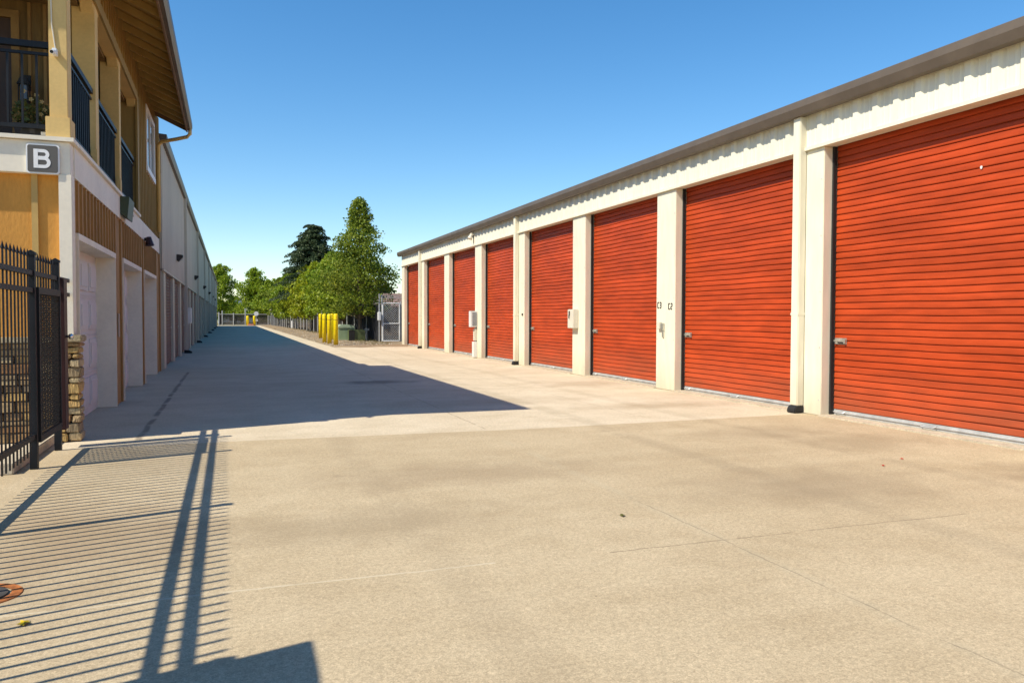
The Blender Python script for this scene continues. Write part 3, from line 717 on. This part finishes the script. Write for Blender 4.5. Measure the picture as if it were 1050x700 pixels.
# ---------------------------------------------------------------- long grey storage building behind the house
GX = -1.80; GY0, GY1 = 24.81, 134; GT = 6.72
K = thing('long_storage_building', (GX, GY0, 0), 'long shaded grey tan storage building behind the ochre house, with a row of small doors', 'building')
mb = MB(); mb.box(-14, GX-.45, GY0+.02, GY1, 0, GT-.05); mb.build('wall', GREYS, K)
mb = MB(); corrug(mb, GX, GY0, GY1, 2.93, GT-.06, pitch=.385, dep=.035, out=1); mb.build('upper_siding', GREYS, K)
mb = MB(); mb.box(GX-.3, GX+.045, GY0, GY1, 2.88, 2.94); mb.build('sill_trim', GREYS, K)
mb = MB(); mb.box(GX-.45, GX-.01, GY0, GY0+.03, 0, GT-.05); mb.build('end_flange', GREYS, K)
bay = 4.1; y = GY0+1.3; k = 0
while y+bay < GY1:
    mb = MB(); mb.box(GX-.22, GX, y-.8, y, 0, 2.88); mb.build('pillar', GREYS, K, bevel=.008 if k < 6 else 0)
    d = rolldoor(K, GX-.10, y, y+bay-.8, .02, 2.88, GREYD, .1, .02, 50+k, out=1, ny=5, name='roll_up_door')
    if k < 16:
        mb = MB(); mb.box(GX-.075, GX-.05, y+bay-1.1, y+bay-.9, 1.15, 1.22); mb.build('latch', STEEL, d)
    y += bay; k += 1
mb = MB(); mb.box(GX-.22, GX, y-.8, GY1, 0, 2.88); mb.build('pillar', GREYS, K)
mb = MB(); mb.prism([(GX+.02, GT-.17), (GX+.12, GT-.17), (GX+.16, GT-.06), (GX+.16, GT+.06), (GX-.1, GT+.08)], 'y', GY0-.02, GY1+.1); mb.build('gutter', TRIMB, K)
mb = MB(); mb.prism([(GX-.1, GT+.085), (-14, GT+.5), (-14, GT+.47), (GX-.1, GT+.06)], 'y', GY0, GY1); mb.build('roof', ROOF, K)
y = 36.3; lamps = []
while y < GY1-1:
    mb = MB(); mb.box(GX+.04, GX+.15, y-.08, y+.08, .12, GT-.16); ds = mb.build('downspout', GREYS, K)
    mb = MB(); mb.prism([(GX+.0, .13), (GX+.17, .13), (GX+.30, .06), (GX+.30, 0), (GX+.0, 0)], 'y', y-.1, y+.1); mb.build('boot', BLACK, ds)
    y += 13.9
t = thing('wall_pack_light', (GX, 31.0, 3.7), 'dark wall light on the grey siding nearest to the ochre house', 'lamp', 'dark wall lights along the grey building')
mb = MB(); mb.prism([(GX+.04, 3.58), (GX+.09, 3.54), (GX+.25, 3.70), (GX+.25, 3.78), (GX+.04, 3.80)], 'y', 30.85, 31.15); mb.build('housing', DARKB, t, bevel=.01)
mb = MB(); mb.prism([(GX+.10, 3.54), (GX+.10, 3.53), (GX+.24, 3.67), (GX+.24, 3.68)], 'y', 30.9, 31.1); mb.build('lens', mat('dull_lens', (.2, .2, .2), .3), t)
words_ = ['second dark wall light from the ochre house on the grey siding', 'third dark wall light from the ochre house on the grey siding', 'fourth dark wall light from the ochre house on the grey siding',
          'fifth dark wall light from the ochre house on the grey siding', 'farthest visible dark wall light on the grey building']
for i in range(5):
    c = copy_tree(t); c.location = Vector((GX, 31+15.6*(i+1), 3.7))*S; c['label'] = words_[i]
t = thing('panel_box', (GX, 38.9, 1.2), 'pale electrical panel on a pillar of the shaded grey building', 'electrical box')
mb = MB(); mb.box(GX+.001, GX+.18, 38.2, 39.6, 1.25, 1.95); mb.build('cabinet', BOXW, t, bevel=.01)

# ---------------------------------------------------------------- black picket fence on the left with its mesh gate
FX = -1.90
FN = thing('picket_fence', (FX, 9.4, 0), 'black steel picket fence with spear tops beside the stone column', 'fence')
posts_y = [10.48, 9.27, 6.45, 3.25, .1, -3.0]
for y in posts_y:
    mb = MB(); mb.box(FX-.035, FX+.035, y-.035, y+.035, 0, 2.20); mb.box(FX-.042, FX+.042, y-.042, y+.042, 2.20, 2.225)
    mb.prism([(FX-.042, 2.225), (FX+.042, 2.225), (FX, 2.25)], 'y', y-.03, y+.03)
    mb.build('post', FENCE, FN)
for z, ext in ((.34, 9.25), (1.84, 11.2), (2.015, 11.2)):
    mb = MB(); mb.box(FX-.022, FX+.022, -3.0, ext, z-.024, z+.024); mb.build('rail', FENCE, FN)
mb = MB()
def spear(x, y, z0, z1):
    mb.box(x-.006, x+.006, y-.0125, y+.0125, z0, z1-.055)
    r = .017
    mb.add([(x-r, y, z1-.05), (x, y-r, z1-.05), (x+r, y, z1-.05), (x, y+r, z1-.05), (x, y, z1+.02), (x, y, z1-.075)], [(0,1,4),(1,2,4),(2,3,4),(3,0,4),(1,0,5),(2,1,5),(3,2,5),(0,3,5)])
y = -2.9
while y < 9.2:
    if min(abs(y-p) for p in posts_y) > .06: spear(FX, y, .16, 2.235)
    y += .1335
for i in range(8): spear(FX, 9.42+i*.134, .34, 2.22)
mb.build('pickets', FENCE, FN)
# mesh gate leaf
GT_ = thing('mesh_gate', (FX, 9.9, 0), 'black mesh pedestrian gate with a round steel knob beside the stone column', 'gate')
mb = MB()
for z in (.30, 1.84): mb.box(FX+.025, FX+.055, 9.32, 10.43, z-.035, z+.035)
for y in (9.34, 10.41): mb.box(FX+.025, FX+.055, y-.02, y+.02, .335, 1.805)
mb.build('gate_frame', FENCE, GT_)
mb = MB(); n = 24                                                    # diamond wires: geometry of expanded metal
y0, y1, z0, z1 = 9.36, 10.39, .33, 1.81
st = .038; wdt = .010
k = -40
c = y0-(z1-z0)
while c < y1:
    a = max(y0, c); b = min(y1, c+(z1-z0))
    if b > a: mb.bar((FX+.036, a, z0+(a-c)), (FX+.036, b, z0+(b-c)), .004, wdt, up=(0, 1, -1))
    if b > a: mb.bar((FX+.042, a, z1-(a-c)), (FX+.042, b, z1-(b-c)), .004, wdt, up=(0, 1, 1))
    c += st*1.414
mb.build('mesh_panel', FENCE, GT_)
mb = MB(); mb.box(FX-.02, FX+.06, 10.60, 10.80, .22, 2.02); mb.build('latch_post', MAROON, GT_, bevel=.004)
mb = MB(); mb.tube([(FX+.06, 10.68, 1.33), (FX+.09, 10.68, 1.33), (FX+.10, 10.68, 1.33), (FX+.125, 10.68, 1.33), (FX+.14, 10.68, 1.33)], [.014, .014, .034, .036, .015], 12)
mb.build('knob', mat('polished_steel', (.75, .75, .75), .2, metal=.9), GT_, smooth=True)
mb = MB(); mb.box(FX-.30, FX-.13, 9.0, 11.1, 0, .11); o = mb.build('curb', mat('curb_concrete', (.52, .45, .34), .9, var=.1, fine=.2), None, (FX-.2, 10, 0), bevel=.01); o['kind'] = 'structure'
# unseen board added to cast the broad shadow at the lower left, shape guessed
t = thing('shadow_caster', (FX, 2.9, 0), 'unseen dark two panel board on posts, added by the fence to cast a broad shadow', 'board')
for y in (1.3, 2.9): 
    mb = MB(); mb.box(FX+.05, FX+.12, y-.04, y+.04, 0, 2.44); mb.build('leg', FENCE, t)
mb = MB(); mb.prism([(1.0, 2.34), (3.28, 2.34), (3.28, 2.49), (2.95, 2.485), (2.55, 2.46), (1.0, 2.45)], 'x', FX+.13, FX+.17); mb.build('top_panel', DARKB, t)
mb = MB(); mb.prism([(1.0, 1.5), (2.2, 1.5), (2.2, 2.14), (3.0, 2.14), (3.0, 1.45), (3.28, 1.45), (3.28, 2.325), (3.2, 2.31), (1.0, 2.325)], 'x', FX+.13, FX+.17); mb.build('lower_panel', DARKB, t)

# ---------------------------------------------------------------- small things on the ground
t = thing('cleanout_cover', (-1.33, 5.14, 0), 'round rust orange cleanout cover set in the concrete among the fence shadows', 'cover')
mb = MB(); mb.tube([(-1.33, 5.14, .0), (-1.33, 5.14, .006), (-1.33, 5.14, .0061)], [.21, .205, .15], 28, caps=False); mb.build('rim', TERRA, t)
mb = MB(); mb.tube([(-1.33, 5.14, .001), (-1.33, 5.14, .010)], .135, 24); mb.build('lid', mat('dark_iron', (.06, .055, .05), .7, var=.3), t)
def leaf(x, y, r, col, name, lab, a):
    mb = MB(); P = []
    for k in range(10):
        q = a+k*.628; rr = r*(1.0 if k % 2 == 0 else .5); P.append((x+rr*math.cos(q), y+rr*1.3*math.sin(q), .006+.010*((k*37) % 5)/5))
    mb.add([(x, y, .02)]+P, [(0, 1+k, 1+(k+1) % 10) for k in range(10)])
    o = mb.build(name, mat('leaf_'+col, hexc(col), .7), None, (x, y, 0)); tag(o, lab, 'leaf')
leaf(2.93, 5.55, .028, '4a4a10', 'fallen_leaf', 'small dark olive leaf lying alone in the middle of the concrete', .4)
leaf(-1.0, 4.6, .035, 'c8a818', 'fallen_leaf', 'yellow leaf lying near the rust orange cover', 1.1)
leaf(7.06, 6.77, .022, 'b03418', 'fallen_leaf', 'tiny red leaf scrap nearer the first red door', 2.0)
leaf(6.55, 6.52, .020, 'a03018', 'fallen_leaf', 'tiny red leaf scrap farther out from the first red door', .3)

# ---------------------------------------------------------------- yellow bollards
t = thing('bollard', (5.48, 43.7, 0), 'nearest yellow bollard beside the pale green transformer', 'bollard', 'yellow bollards around the transformer')
mb = MB(); mb.tube([(5.48, 43.7, 0), (5.48, 43.7, 1.66), (5.48, 43.7, 1.70), (5.48, 43.7, 1.725)], [.125, .125, .105, .05], 16); bo = mb.build('pipe', YELLOW, t, smooth=True)
mb = MB()
for z in (1.38,): mb.tube([(5.48, 43.7, z), (5.48, 43.7, z+.035)], .128, 16)
mb.build('band', mat('ochre_tape', (.45, .30, .02), .5), t)
for (x, y, l_) in ((5.42, 46.1, 'second yellow bollard from the transformer side, just left of the nearest one'), (5.34, 47.9, 'third yellow bollard in the front row, standing at the gravel edge'),
                   (5.98, 56.0, 'leftmost and farther back yellow bollard of the transformer group'), (6.22, 51.4, 'yellow bollard half hidden between two front ones')):
    c = copy_tree(t); c.location = Vector((x, y, gz(x, y)-.03))*S; c['label'] = l_
for (x, y, l_) in ((2.95, 140., 'left one of two distant yellow bollards in front of the end gate'), (4.02, 140., 'right one of two distant yellow bollards under the round white sign')):
    c = copy_tree(t); c.location = Vector((x, y, 0))*S; c['label'] = l_; c['group'] = 'distant yellow bollards at the end gate'; c.scale = (1.7, 1.7, .95)

# transformer and cabinet
t = thing('transformer', (6.9, 50.6, 0), 'pale green pad mounted transformer behind the yellow bollards', 'transformer')
mb = MB(); mb.box(6.3, 7.7, 49.9, 51.7, -.02, .10); mb.build('pad', MATS['curb_concrete'], t, bevel=.01)
mb = MB(); mb.box(6.45, 7.45, 50.1, 51.5, .10, .86); mb.build('cabinet', GREENB, t, bevel=.02)
mb = MB(); mb.prism([(6.42, .861), (7.48, .861), (7.44, .98), (7.2, 1.06), (6.62, 1.06), (6.46, .98)], 'y', 50.06, 51.54); mb.build('lid', mat('pale_utility_green', (.40, .50, .36), .5), t)
t = thing('utility_cabinet', (7.4, 49.4, 0), 'low dark green utility cabinet with a black front next to the transformer', 'cabinet')
mb = MB(); mb.box(6.98, 7.95, 49.1, 49.8, .04, .76); mb.build('cabinet', mat('mid_utility_green', (.10, .13, .05), .5), t, bevel=.02)
mb = MB(); mb.box(6.94, 7.30, 49.04, 49.095, .08, .74); mb.build('front_panel', BLACK, t, bevel=.01)
t = thing('backflow_pipe', (8.1, 50.6, 0), 'pale standpipe with a short arm beside the dark slatted fence', 'pipe')
mb = MB(); mb.tube([(8.25, 50.5, 0), (8.25, 50.5, .85)], .06, 8); mb.build('riser', BOXW, t)
mb = MB(); mb.tube([(7.95, 50.5, .62), (8.25, 50.5, .74), (8.42, 50.5, .74)], .07, 8); mb.build('arm', BOXW, t)
t = thing('standpipe', (7.75, 103, 0), 'pair of small white pipes far along the slatted fence', 'pipe')
for x in (7.55, 7.95):
    mb = MB(); mb.tube([(x, 103, 0), (x, 103, 1.0)], .16, 8); mb.build('pipe', WHITE, t)

# ---------------------------------------------------------------- slatted chain-link fence along the gravel strip
def fx(y): return 8.35-(y-52)*.0185
SF = thing('slatted_fence', (8.3, 52, 0), 'long chain link fence with dark brown slats running beside the gravel strip', 'fence')
ys = [52+3.05*i for i in range(31)]
for i, y in enumerate(ys):
    mb = MB(); mb.tube([(fx(y), y, 0), (fx(y), y, 2.12)], .055, 8); mb.build('post', GALV, SF)
for a, b in zip(ys[:-1], ys[1:]):
    mb = MB(); n = 20
    for k in range(n):
        t0 = a+(b-a)*(k+.12)/n; t1 = a+(b-a)*(k+.88)/n
        xx = fx(t0)+.09+.02*math.sin(k*2.1); mb.box(xx, xx+.012, t0, t1, .08, 1.98+.02*math.sin(k*1.7))
    mb.build('slat_panel', SLAT, SF)
mb = MB(); mb.tube([(fx(52), 52, 2.06), (fx(ys[-1]), ys[-1], 2.06)], .028, 6); mb.build('top_rail', GALV, SF)
# return section with dark screen, then the chain-link gate near the red building
RF = thing('screened_fence', (7.9, 51, 0), 'short dark screened chain link fence between the transformer and the chain link gate', 'fence')
for (x, y, h) in ((7.22, 51.8, 2.44), (7.70, 51.8, 2.42), (8.38, 51.2, 2.42)):
    mb = MB(); mb.tube([(x, y, 0), (x, y, h)], .045, 8); mb.build('post', GALV, RF)
mb = MB(); mb.tube([(7.22, 51.8, 2.36), (7.70, 51.8, 2.36), (8.38, 51.2, 2.36), (8.60, 47.6, 2.40)], .028, 6); mb.build('top_rail', GALV, RF)
for (p, q) in (((7.22, 51.85), (7.70, 51.85)), ((7.70, 51.85), (8.38, 51.25)), ((8.38, 51.25), (8.60, 47.6))):
    mb = MB(); n = 22 if p[0] < 8 else 30
    for k in range(n):
        a = ((k+.1)/n); b = (k+.9)/n
        P = lambda t: (p[0]+(q[0]-p[0])*t+.02, p[1]+(q[1]-p[1])*t)
        mb.bar((*P((a+b)/2), .08), (*P((a+b)/2), 2.3), .010, math.hypot(q[0]-p[0], q[1]-p[1])/n*.85, up=(q[0]-p[0], q[1]-p[1], 0))
    mb.build('slat_panel', mat('dark_screen_slat', (.026, .028, .036), .7, var=.3), RF)
CG = thing('chain_link_gate', (9.1, 47.5, 0), 'galvanised chain link gate with a white lock box beside the last red door', 'gate')
for (x, h) in ((8.55, 2.95), (8.70, 2.90), (9.86, 2.5)):
    mb = MB(); mb.tube([(x, 47.55, 0), (x, 47.55, h)], .04, 8); mb.build('gate_post', GALV, CG)
mb = MB(); 
for z in (.10, 1.15, 2.38): mb.tube([(8.76, 47.5, z), (9.77, 47.5, z)], .032, 8)
for x in (8.76, 9.77): mb.tube([(x, 47.5, .10), (x, 47.5, 2.38)], .032, 8)
mb.build('gate_frame', mat('bright_galvanised', (.80, .80, .80), .5), CG)
mb = MB(); x0, x1, z0, z1 = 8.77, 9.76, .11, 2.37; c = x0-(z1-z0); st = .14
while c < x1:
    a = max(x0, c); b = min(x1, c+(z1-z0))
    if b > a+.01:
        mb.bar((a, 47.5, z0+(a-c)), (b, 47.5, z0+(b-c)), .009, .010); mb.bar((a, 47.49, z1-(a-c)), (b, 47.49, z1-(b-c)), .009, .010)
    c += st
mb.build('wire_mesh', MATS['bright_galvanised'], CG)
mb = MB(); mb.tube([(8.75, 47.6, 2.72), (9.9, 47.6, 2.72)], .02, 6); mb.tube([(8.75, 47.6, 2.84), (9.9, 47.6, 2.80)], .012, 6); mb.build('wire_strand', GALV, CG)
mb = MB(); mb.box(8.42, 8.62, 47.3, 47.5, 1.32, 1.86); mb.build('lock_box', WHITE, CG, bevel=.04)
# dark screened fence running behind the gate
t = thing('dark_screen_fence', (10.5, 51, 0), 'dark brown screened fence seen through the chain link gate', 'fence')
mb = MB()
for k in range(70): x = 8.7+k*.09; mb.box(x, x+.075, 50.9, 50.92, .05, 2.2+.02*math.sin(k*3))
mb.build('slat_panel', mat('black_screen_slat', (.014, .014, .016), .8), t)
for x in (8.9, 11.4, 14): mb = MB(); mb.tube([(x, 50.95, 0), (x, 50.95, 2.3)], .04, 8); mb.build('post', GALV, t)

# ---------------------------------------------------------------- end of the alley
t = thing('end_gate', (1, 142.5, 0), 'far chain link gate with brown slats closing the end of the alley', 'gate')
for x, h in ((-1.6, 2.2), (-1.06, 2.5), (.74, 2.1), (2.64, 2.9), (4.2, 2.2), (6.4, 2.1)):
    mb = MB(); mb.tube([(x, 142.5, 0), (x, 142.5, h)], .10, 8); mb.build('post', GALV, t)
mb = MB()
for z in (.12, 1.9): mb.tube([(-1.6, 142.5, z), (6.6, 142.5, z)], .05, 6)
mb.build('rail', GALV, t)
mb = MB()
for k in range(82): x = -1.6+k*.1; mb.box(x, x+.085, 142.58, 142.6, .1, 1.85)
mb.build('slat_panel', SLAT, t)
t = thing('round_sign', (4.35, 140.6, 0), 'small round white sign on a post by the end gate', 'sign')
mb = MB(); mb.tube([(4.35, 140.7, 0), (4.35, 140.7, 2.2)], .05, 8); mb.build('sign_post', GALV, t)
mb = MB(); mb.tube([(4.35, 140.62, 2.0), (4.35, 140.58, 2.0)], .38, 20); mb.build('sign_plate', WHITE, t)
mb = MB(); mb.box(4.15, 4.6, 140.5, 140.62, .7, 1.1); mb.build('small_plate', BOXW, t)
t = thing('parking_block', (3.4, 139.8, 0), 'dull red concrete block on the ground between the distant bollards', 'kerb block')
mb = MB(); mb.prism([(3.0, 0), (3.95, 0), (3.9, .28), (3.05, .28)], 'y', 139.6, 140.1); mb.build('block', mat('dull_red', (.5, .22, .16), .8), t)

# ---------------------------------------------------------------- far houses
t = thing('distant_house', (12.6, 66, 0), 'low house with a dull brown pitched roof behind the chain link gate', 'house')
mb = MB(); mb.box(10.9, 16, 64, 72, 0, 2.5); mb.build('wall', BROWNB, t)
mb = MB(); mb.add([(10.3, 63.5, 2.45), (16.5, 63.5, 2.45), (16.5, 72.5, 2.45), (10.3, 72.5, 2.45), (12.3, 67, 3.55), (14.8, 67, 3.55)], [(0,1,5,4),(1,2,5),(2,3,4,5),(3,0,4),(0,3,2,1)])
mb.build('roof', mat('mauve_brown_shingles', (.23, .15, .12), .9, var=.25, vscale=5), t)
t = thing('distant_house', (1, 205, 0), 'white gabled house barely visible between two far trees', 'house')
mb = MB(); mb.box(-2.5, 6, 200, 210, 0, 3.0); mb.prism([(-2.5, 3.0), (6, 3.0), (1.6, 6.1)], 'y', 200, 210); mb.build('wall', WHITE, t)
mb = MB(); mb.prism([(-3, 2.8), (1.6, 6.15), (6.5, 2.8), (6.5, 3.1), (1.6, 6.5), (-3, 3.1)], 'y', 199.5, 210.5); mb.build('roof', ROOF, t)

# ---------------------------------------------------------------- trees
def leaf_mat(name, a, b, c, trans=.28):
    m = bpy.data.materials.new(name); m.use_nodes = True; n = m.node_tree.nodes; l = m.node_tree.links
    bs = n['Principled BSDF']; bs.inputs['Roughness'].default_value = .5; bs.inputs['Specular IOR Level'].default_value = .3
    g = n.new('ShaderNodeNewGeometry'); cr = n.new('ShaderNodeValToRGB'); e = cr.color_ramp
    e.elements[0].color = (*a, 1); e.elements[1].color = (*c, 1); x = e.elements.new(.5); x.color = (*b, 1)
    tc = n.new('ShaderNodeTexCoord'); nz = n.new('ShaderNodeTexNoise'); nz.inputs['Scale'].default_value = 1.1; nz.inputs['Detail'].default_value = 3
    l.new(tc.outputs['Object'], nz.inputs[0])
    ad = n.new('ShaderNodeMath'); ad.operation = 'MULTIPLY_ADD'; l.new(g.outputs['Random Per Island'], ad.inputs[0]); ad.inputs[1].default_value = .55
    mr = n.new('ShaderNodeMapRange'); mr.inputs[1].default_value = .3; mr.inputs[2].default_value = .7; mr.inputs[3].default_value = 0; mr.inputs[4].default_value = .45
    l.new(nz.outputs[0], mr.inputs[0]); l.new(mr.outputs[0], ad.inputs[2]); l.new(ad.outputs[0], cr.inputs[0]); l.new(cr.outputs[0], bs.inputs['Base Color'])
    tr = n.new('ShaderNodeBsdfTranslucent'); l.new(cr.outputs[0], tr.inputs[0]); mx = n.new('ShaderNodeMixShader'); mx.inputs[0].default_value = trans
    l.new(bs.outputs[0], mx.inputs[1]); l.new(tr.outputs[0], mx.inputs[2]); l.new(mx.outputs[0], n['Material Output'].inputs[0])
    return m
LG = leaf_mat('maple_leaf', (.085, .14, .016), (.21, .27, .025), (.38, .39, .045), .42)
LY = leaf_mat('yellow_green_leaf', (.15, .22, .012), (.32, .37, .018), (.52, .50, .025), .45)
LM = leaf_mat('mid_green_leaf', (.11, .19, .014), (.25, .34, .022), (.42, .45, .035), .45)
LD = leaf_mat('dark_green_leaf', (.014, .028, .010), (.028, .050, .016), (.06, .085, .02), .2)
LC = leaf_mat('conifer_needle', (.030, .052, .024), (.060, .090, .036), (.12, .155, .055), .2)

def leaf_mesh(name, P, size, m, parent, aspect=.6, droop=.0):
    N = len(P); d = rng.normal(size=(N, 3)); d[:, 2] -= droop; d /= np.linalg.norm(d, axis=1)[:, None]
    e = rng.normal(size=(N, 3)); e -= (e*d).sum(1)[:, None]*d; e /= np.linalg.norm(e, axis=1)[:, None]
    s = (size*rng.uniform(.6, 1.3, N))[:, None]
    V = np.stack([P-d*s*.5, P+e*s*.5*aspect, P+d*s*.5, P-e*s*.5*aspect], 1).reshape(-1, 3)*S - np.array(root_loc(parent))
    me = bpy.data.meshes.new(name); me.vertices.add(4*N); me.vertices.foreach_set('co', V.astype('f').ravel())
    me.loops.add(4*N); me.loops.foreach_set('vertex_index', np.arange(4*N, dtype='i')); me.polygons.add(N)
    me.polygons.foreach_set('loop_start', np.arange(0, 4*N, 4, dtype='i')); me.polygons.foreach_set('loop_total', np.full(N, 4, dtype='i'))
    me.update(); me.validate(); me.materials.append(m)
    o = link(bpy.data.objects.new(name, me)); o.parent = parent; return o

def broad_tree(name, x, y, z0, zt, prof, label, leafm, nclump, nleaf, lsize, trunk_r=.11, group=None, crad=.42, lean=0):
    """prof: list of (height fraction, radius). Limbs rise from the trunk; leaf clumps sit on and around them."""
    t = thing(name, (x, y, 0), label, 'tree', group)
    hs, rs = zip(*prof)
    mb = MB(); mb.tube([(x, y, -.05), (x+.03, y, z0*.6), (x-.02, y+.02, z0+(zt-z0)*.3), (x+.02, y, z0+(zt-z0)*.65), (x+lean, y, z0+(zt-z0)*.95)], [trunk_r*1.25, trunk_r, trunk_r*.8, trunk_r*.45, .01], 8)
    centres = []
    for i in range(nclump):
        h = rng.uniform(0, 1)**.85; r = np.interp(h, hs, rs)*(.78+.34*math.sin(h*21+i % 3)*.5+.22*rng.uniform(-1, 1))
        a = rng.uniform(0, 2*math.pi); q = rng.uniform(0, 1)**.42
        cx = x+r*q*math.cos(a)+lean*h; cy = y+r*q*math.sin(a); cz = z0+(zt-z0)*h
        centres.append((cx, cy, cz, max(.3, crad*(.45+.75*r/max(rs))*rng.uniform(.7, 1.2))))
        if i % 4 == 0:
            zb = max(z0*.8, cz-(.35+.55*r*q)); mb.tube([(x, y, zb), ((x+cx)/2, (y+cy)/2, (zb*.45+cz*.55)), (cx, cy, cz)], [trunk_r*.3*(1.1-h), trunk_r*.18, .006], 5)
    mb.build('trunk', BARK, t, smooth=True)
    P = []
    for cx, cy, cz, r in centres:
        k = int(nleaf*(r/crad)**1.5)
        v = rng.normal(size=(k, 3)); v /= np.linalg.norm(v, axis=1)[:, None]; v *= (rng.uniform(0, 1, k)**.45)[:, None]*r*np.array([1.1, 1.1, .75])
        P.append(v+np.array([cx, cy, cz]))
    P = np.concatenate(P)
    leaf_mesh('crown', P, lsize, leafm, t, .62, .2)
    return t

broad_tree('maple_tree', 7.72, 49.9, 1.75, 8.85, [(0, 1.5), (.10, 2.15), (.25, 2.4), (.42, 2.15), (.6, 1.7), (.75, 1.25), (.88, .75), (.96, .4), (1, .15)],
           'tallest broadleaf tree, a pointed green maple beside the transformer', LG, 430, 62, .16, .11, crad=.52)
G_ = 'row of broadleaf trees behind the slatted fence'
for (x, y, zt, rad, lm, lab) in ((7.9, 58.5, 6.1, 2.3, LM, 'olive green tree crowding the left side of the tall maple'),
        (8.3, 69.5, 7.0, 2.5, LM, 'mid green tree above the leftmost yellow bollards'), (8.2, 81, 6.9, 2.6, LY, 'bright yellow green tree in the middle of the fence row'),
        (6.9, 152, 8.2, 3.0, LM, 'light green tree beyond the far end of the slatted fence'), (10.6, 76, 7.4, 2.6, LM, 'green tree standing one rank behind the fence row'), (10.4, 99, 7.6, 2.8, LM, 'green tree in the second rank below the conifer'),
        (8.3, 93, 7.2, 2.7, LY, 'yellowest tree in the row, left of the middle one'), (8.2, 107, 7.4, 3.0, LM, 'green tree fourth from the far end of the fence row'),
        (8.3, 122, 7.9, 3.2, LM, 'narrow green tree near the far end of the fence row'), (8.2, 140, 8.0, 3.2, LG, 'dull green tree at the far end of the slatted fence')):
    broad_tree('fence_row_tree', x, y, 1.5, zt, [(0, rad*.7), (.2, rad), (.45, rad*.95), (.7, rad*.62), (.88, rad*.32), (1, .15)], lab, lm, 250, 56, .20+.0009*y, .09, G_, crad=.55)
broad_tree('round_tree', 4.6, 158, 1.5, 10.6, [(0, 2.0), (.2, 3.0), (.5, 3.3), (.75, 2.4), (.92, 1.2), (1, .3)], 'rounded green tree beyond the end gate', LM, 230, 50, .38, .2, crad=.9)
broad_tree('round_tree', -1.6, 168, 1.2, 11.8, [(0, 2.4), (.2, 3.6), (.5, 3.9), (.75, 3.0), (.92, 1.6), (1, .3)], 'dark green tree rising beside the end of the long grey building', LM, 260, 50, .38, .22, crad=.9)
for (x, y, zt, rad, lab) in ((9.0, 172, 9.2, 4.2, 'dark tree far behind the end gate to the right'), (1.0, 180, 4.5, 4.0, 'low bushy tree far behind the end gate'), (15.5, 84, 4.7, 3.4, 'dark low tree behind the brown roofed house'),
                             (13.0, 98, 6.4, 3.6, 'dark tree filling the gap right of the conifer'), (19.5, 80, 4.4, 3.0, 'small dark tree next to the end of the red door building')):
    broad_tree('background_tree', x, y, .6, zt, [(0, rad*.8), (.3, rad), (.6, rad*.9), (.85, rad*.5), (1, .2)], lab, LD if x > 10 else LM, 170, 40, .34, .15, crad=.85)

def conifer(x, y, zt, rad, label):
    t = thing('conifer_tree', (x, y, 0), label, 'tree')
    mb = MB(); mb.tube([(x, y, 0), (x, y, zt*.5), (x, y, zt*.97)], [.28, .18, .02], 8); P = []
    nb = 560
    for i in range(nb):
        h = rng.uniform(.26, .985); L = rad*((1-h)**.52)*rng.choice([rng.uniform(.45, .9), rng.uniform(.8, 1.08), rng.uniform(1.05, 1.32)], p=[.35, .5, .15])+.18
        pass
        a = rng.uniform(0, 6.283); z = zt*h; n = int(26+L*46)
        s = rng.uniform(.12, 1, n)
        rise = .18*L*np.sin(s*2.4)-.10*L*s*s
        sp = (.30*L*(1-s*.75))
        off = rng.uniform(-1, 1, n)*sp
        px = x+math.cos(a)*L*s-math.sin(a)*off; py = y+math.sin(a)*L*s+math.cos(a)*off; pz = z+rise-rng.uniform(0, .18, n)-abs(off)*.25
        P.append(np.stack([px, py, pz], 1))
        if i % 3 == 0: mb.tube([(x, y, z), (x+math.cos(a)*L*.5, y+math.sin(a)*L*.5, z+.15*L), (x+math.cos(a)*L*.95, y+math.sin(a)*L*.95, z+.03*L)], [.04, .025, .006], 5)
    mb.build('trunk', BARK, t)
    leaf_mesh('crown', np.concatenate(P), .27, LC, t, .35, .3)
conifer(9.35, 95, 12.4, 4.7, 'dark blue green conifer standing behind the tall maple')

# low weeds along the gravel edge
P = []
for i in range(420):
    y = 42+rng.uniform(0, 1)**1.5*70; x = 7.0+rng.uniform(0, 1.3); k = 14
    v = rng.normal(size=(k, 3))*np.array([.07, .07, .05]); P.append(v+np.array([x, y, .1]))
P = np.concatenate(P)
t = bpy.data.objects.new('weeds', None)
bpy.data.objects.remove(t)
dummy = bpy.data.objects.new('tmp', None); link(dummy)
o = leaf_mesh('weeds', P, .06, mat('dry_weed', (.20, .17, .06), .8, var=.3), dummy, .3)
o.parent = None; bpy.data.objects.remove(dummy); tag(o, 'dry weeds along the foot of the slatted fence', None, None, 'stuff')
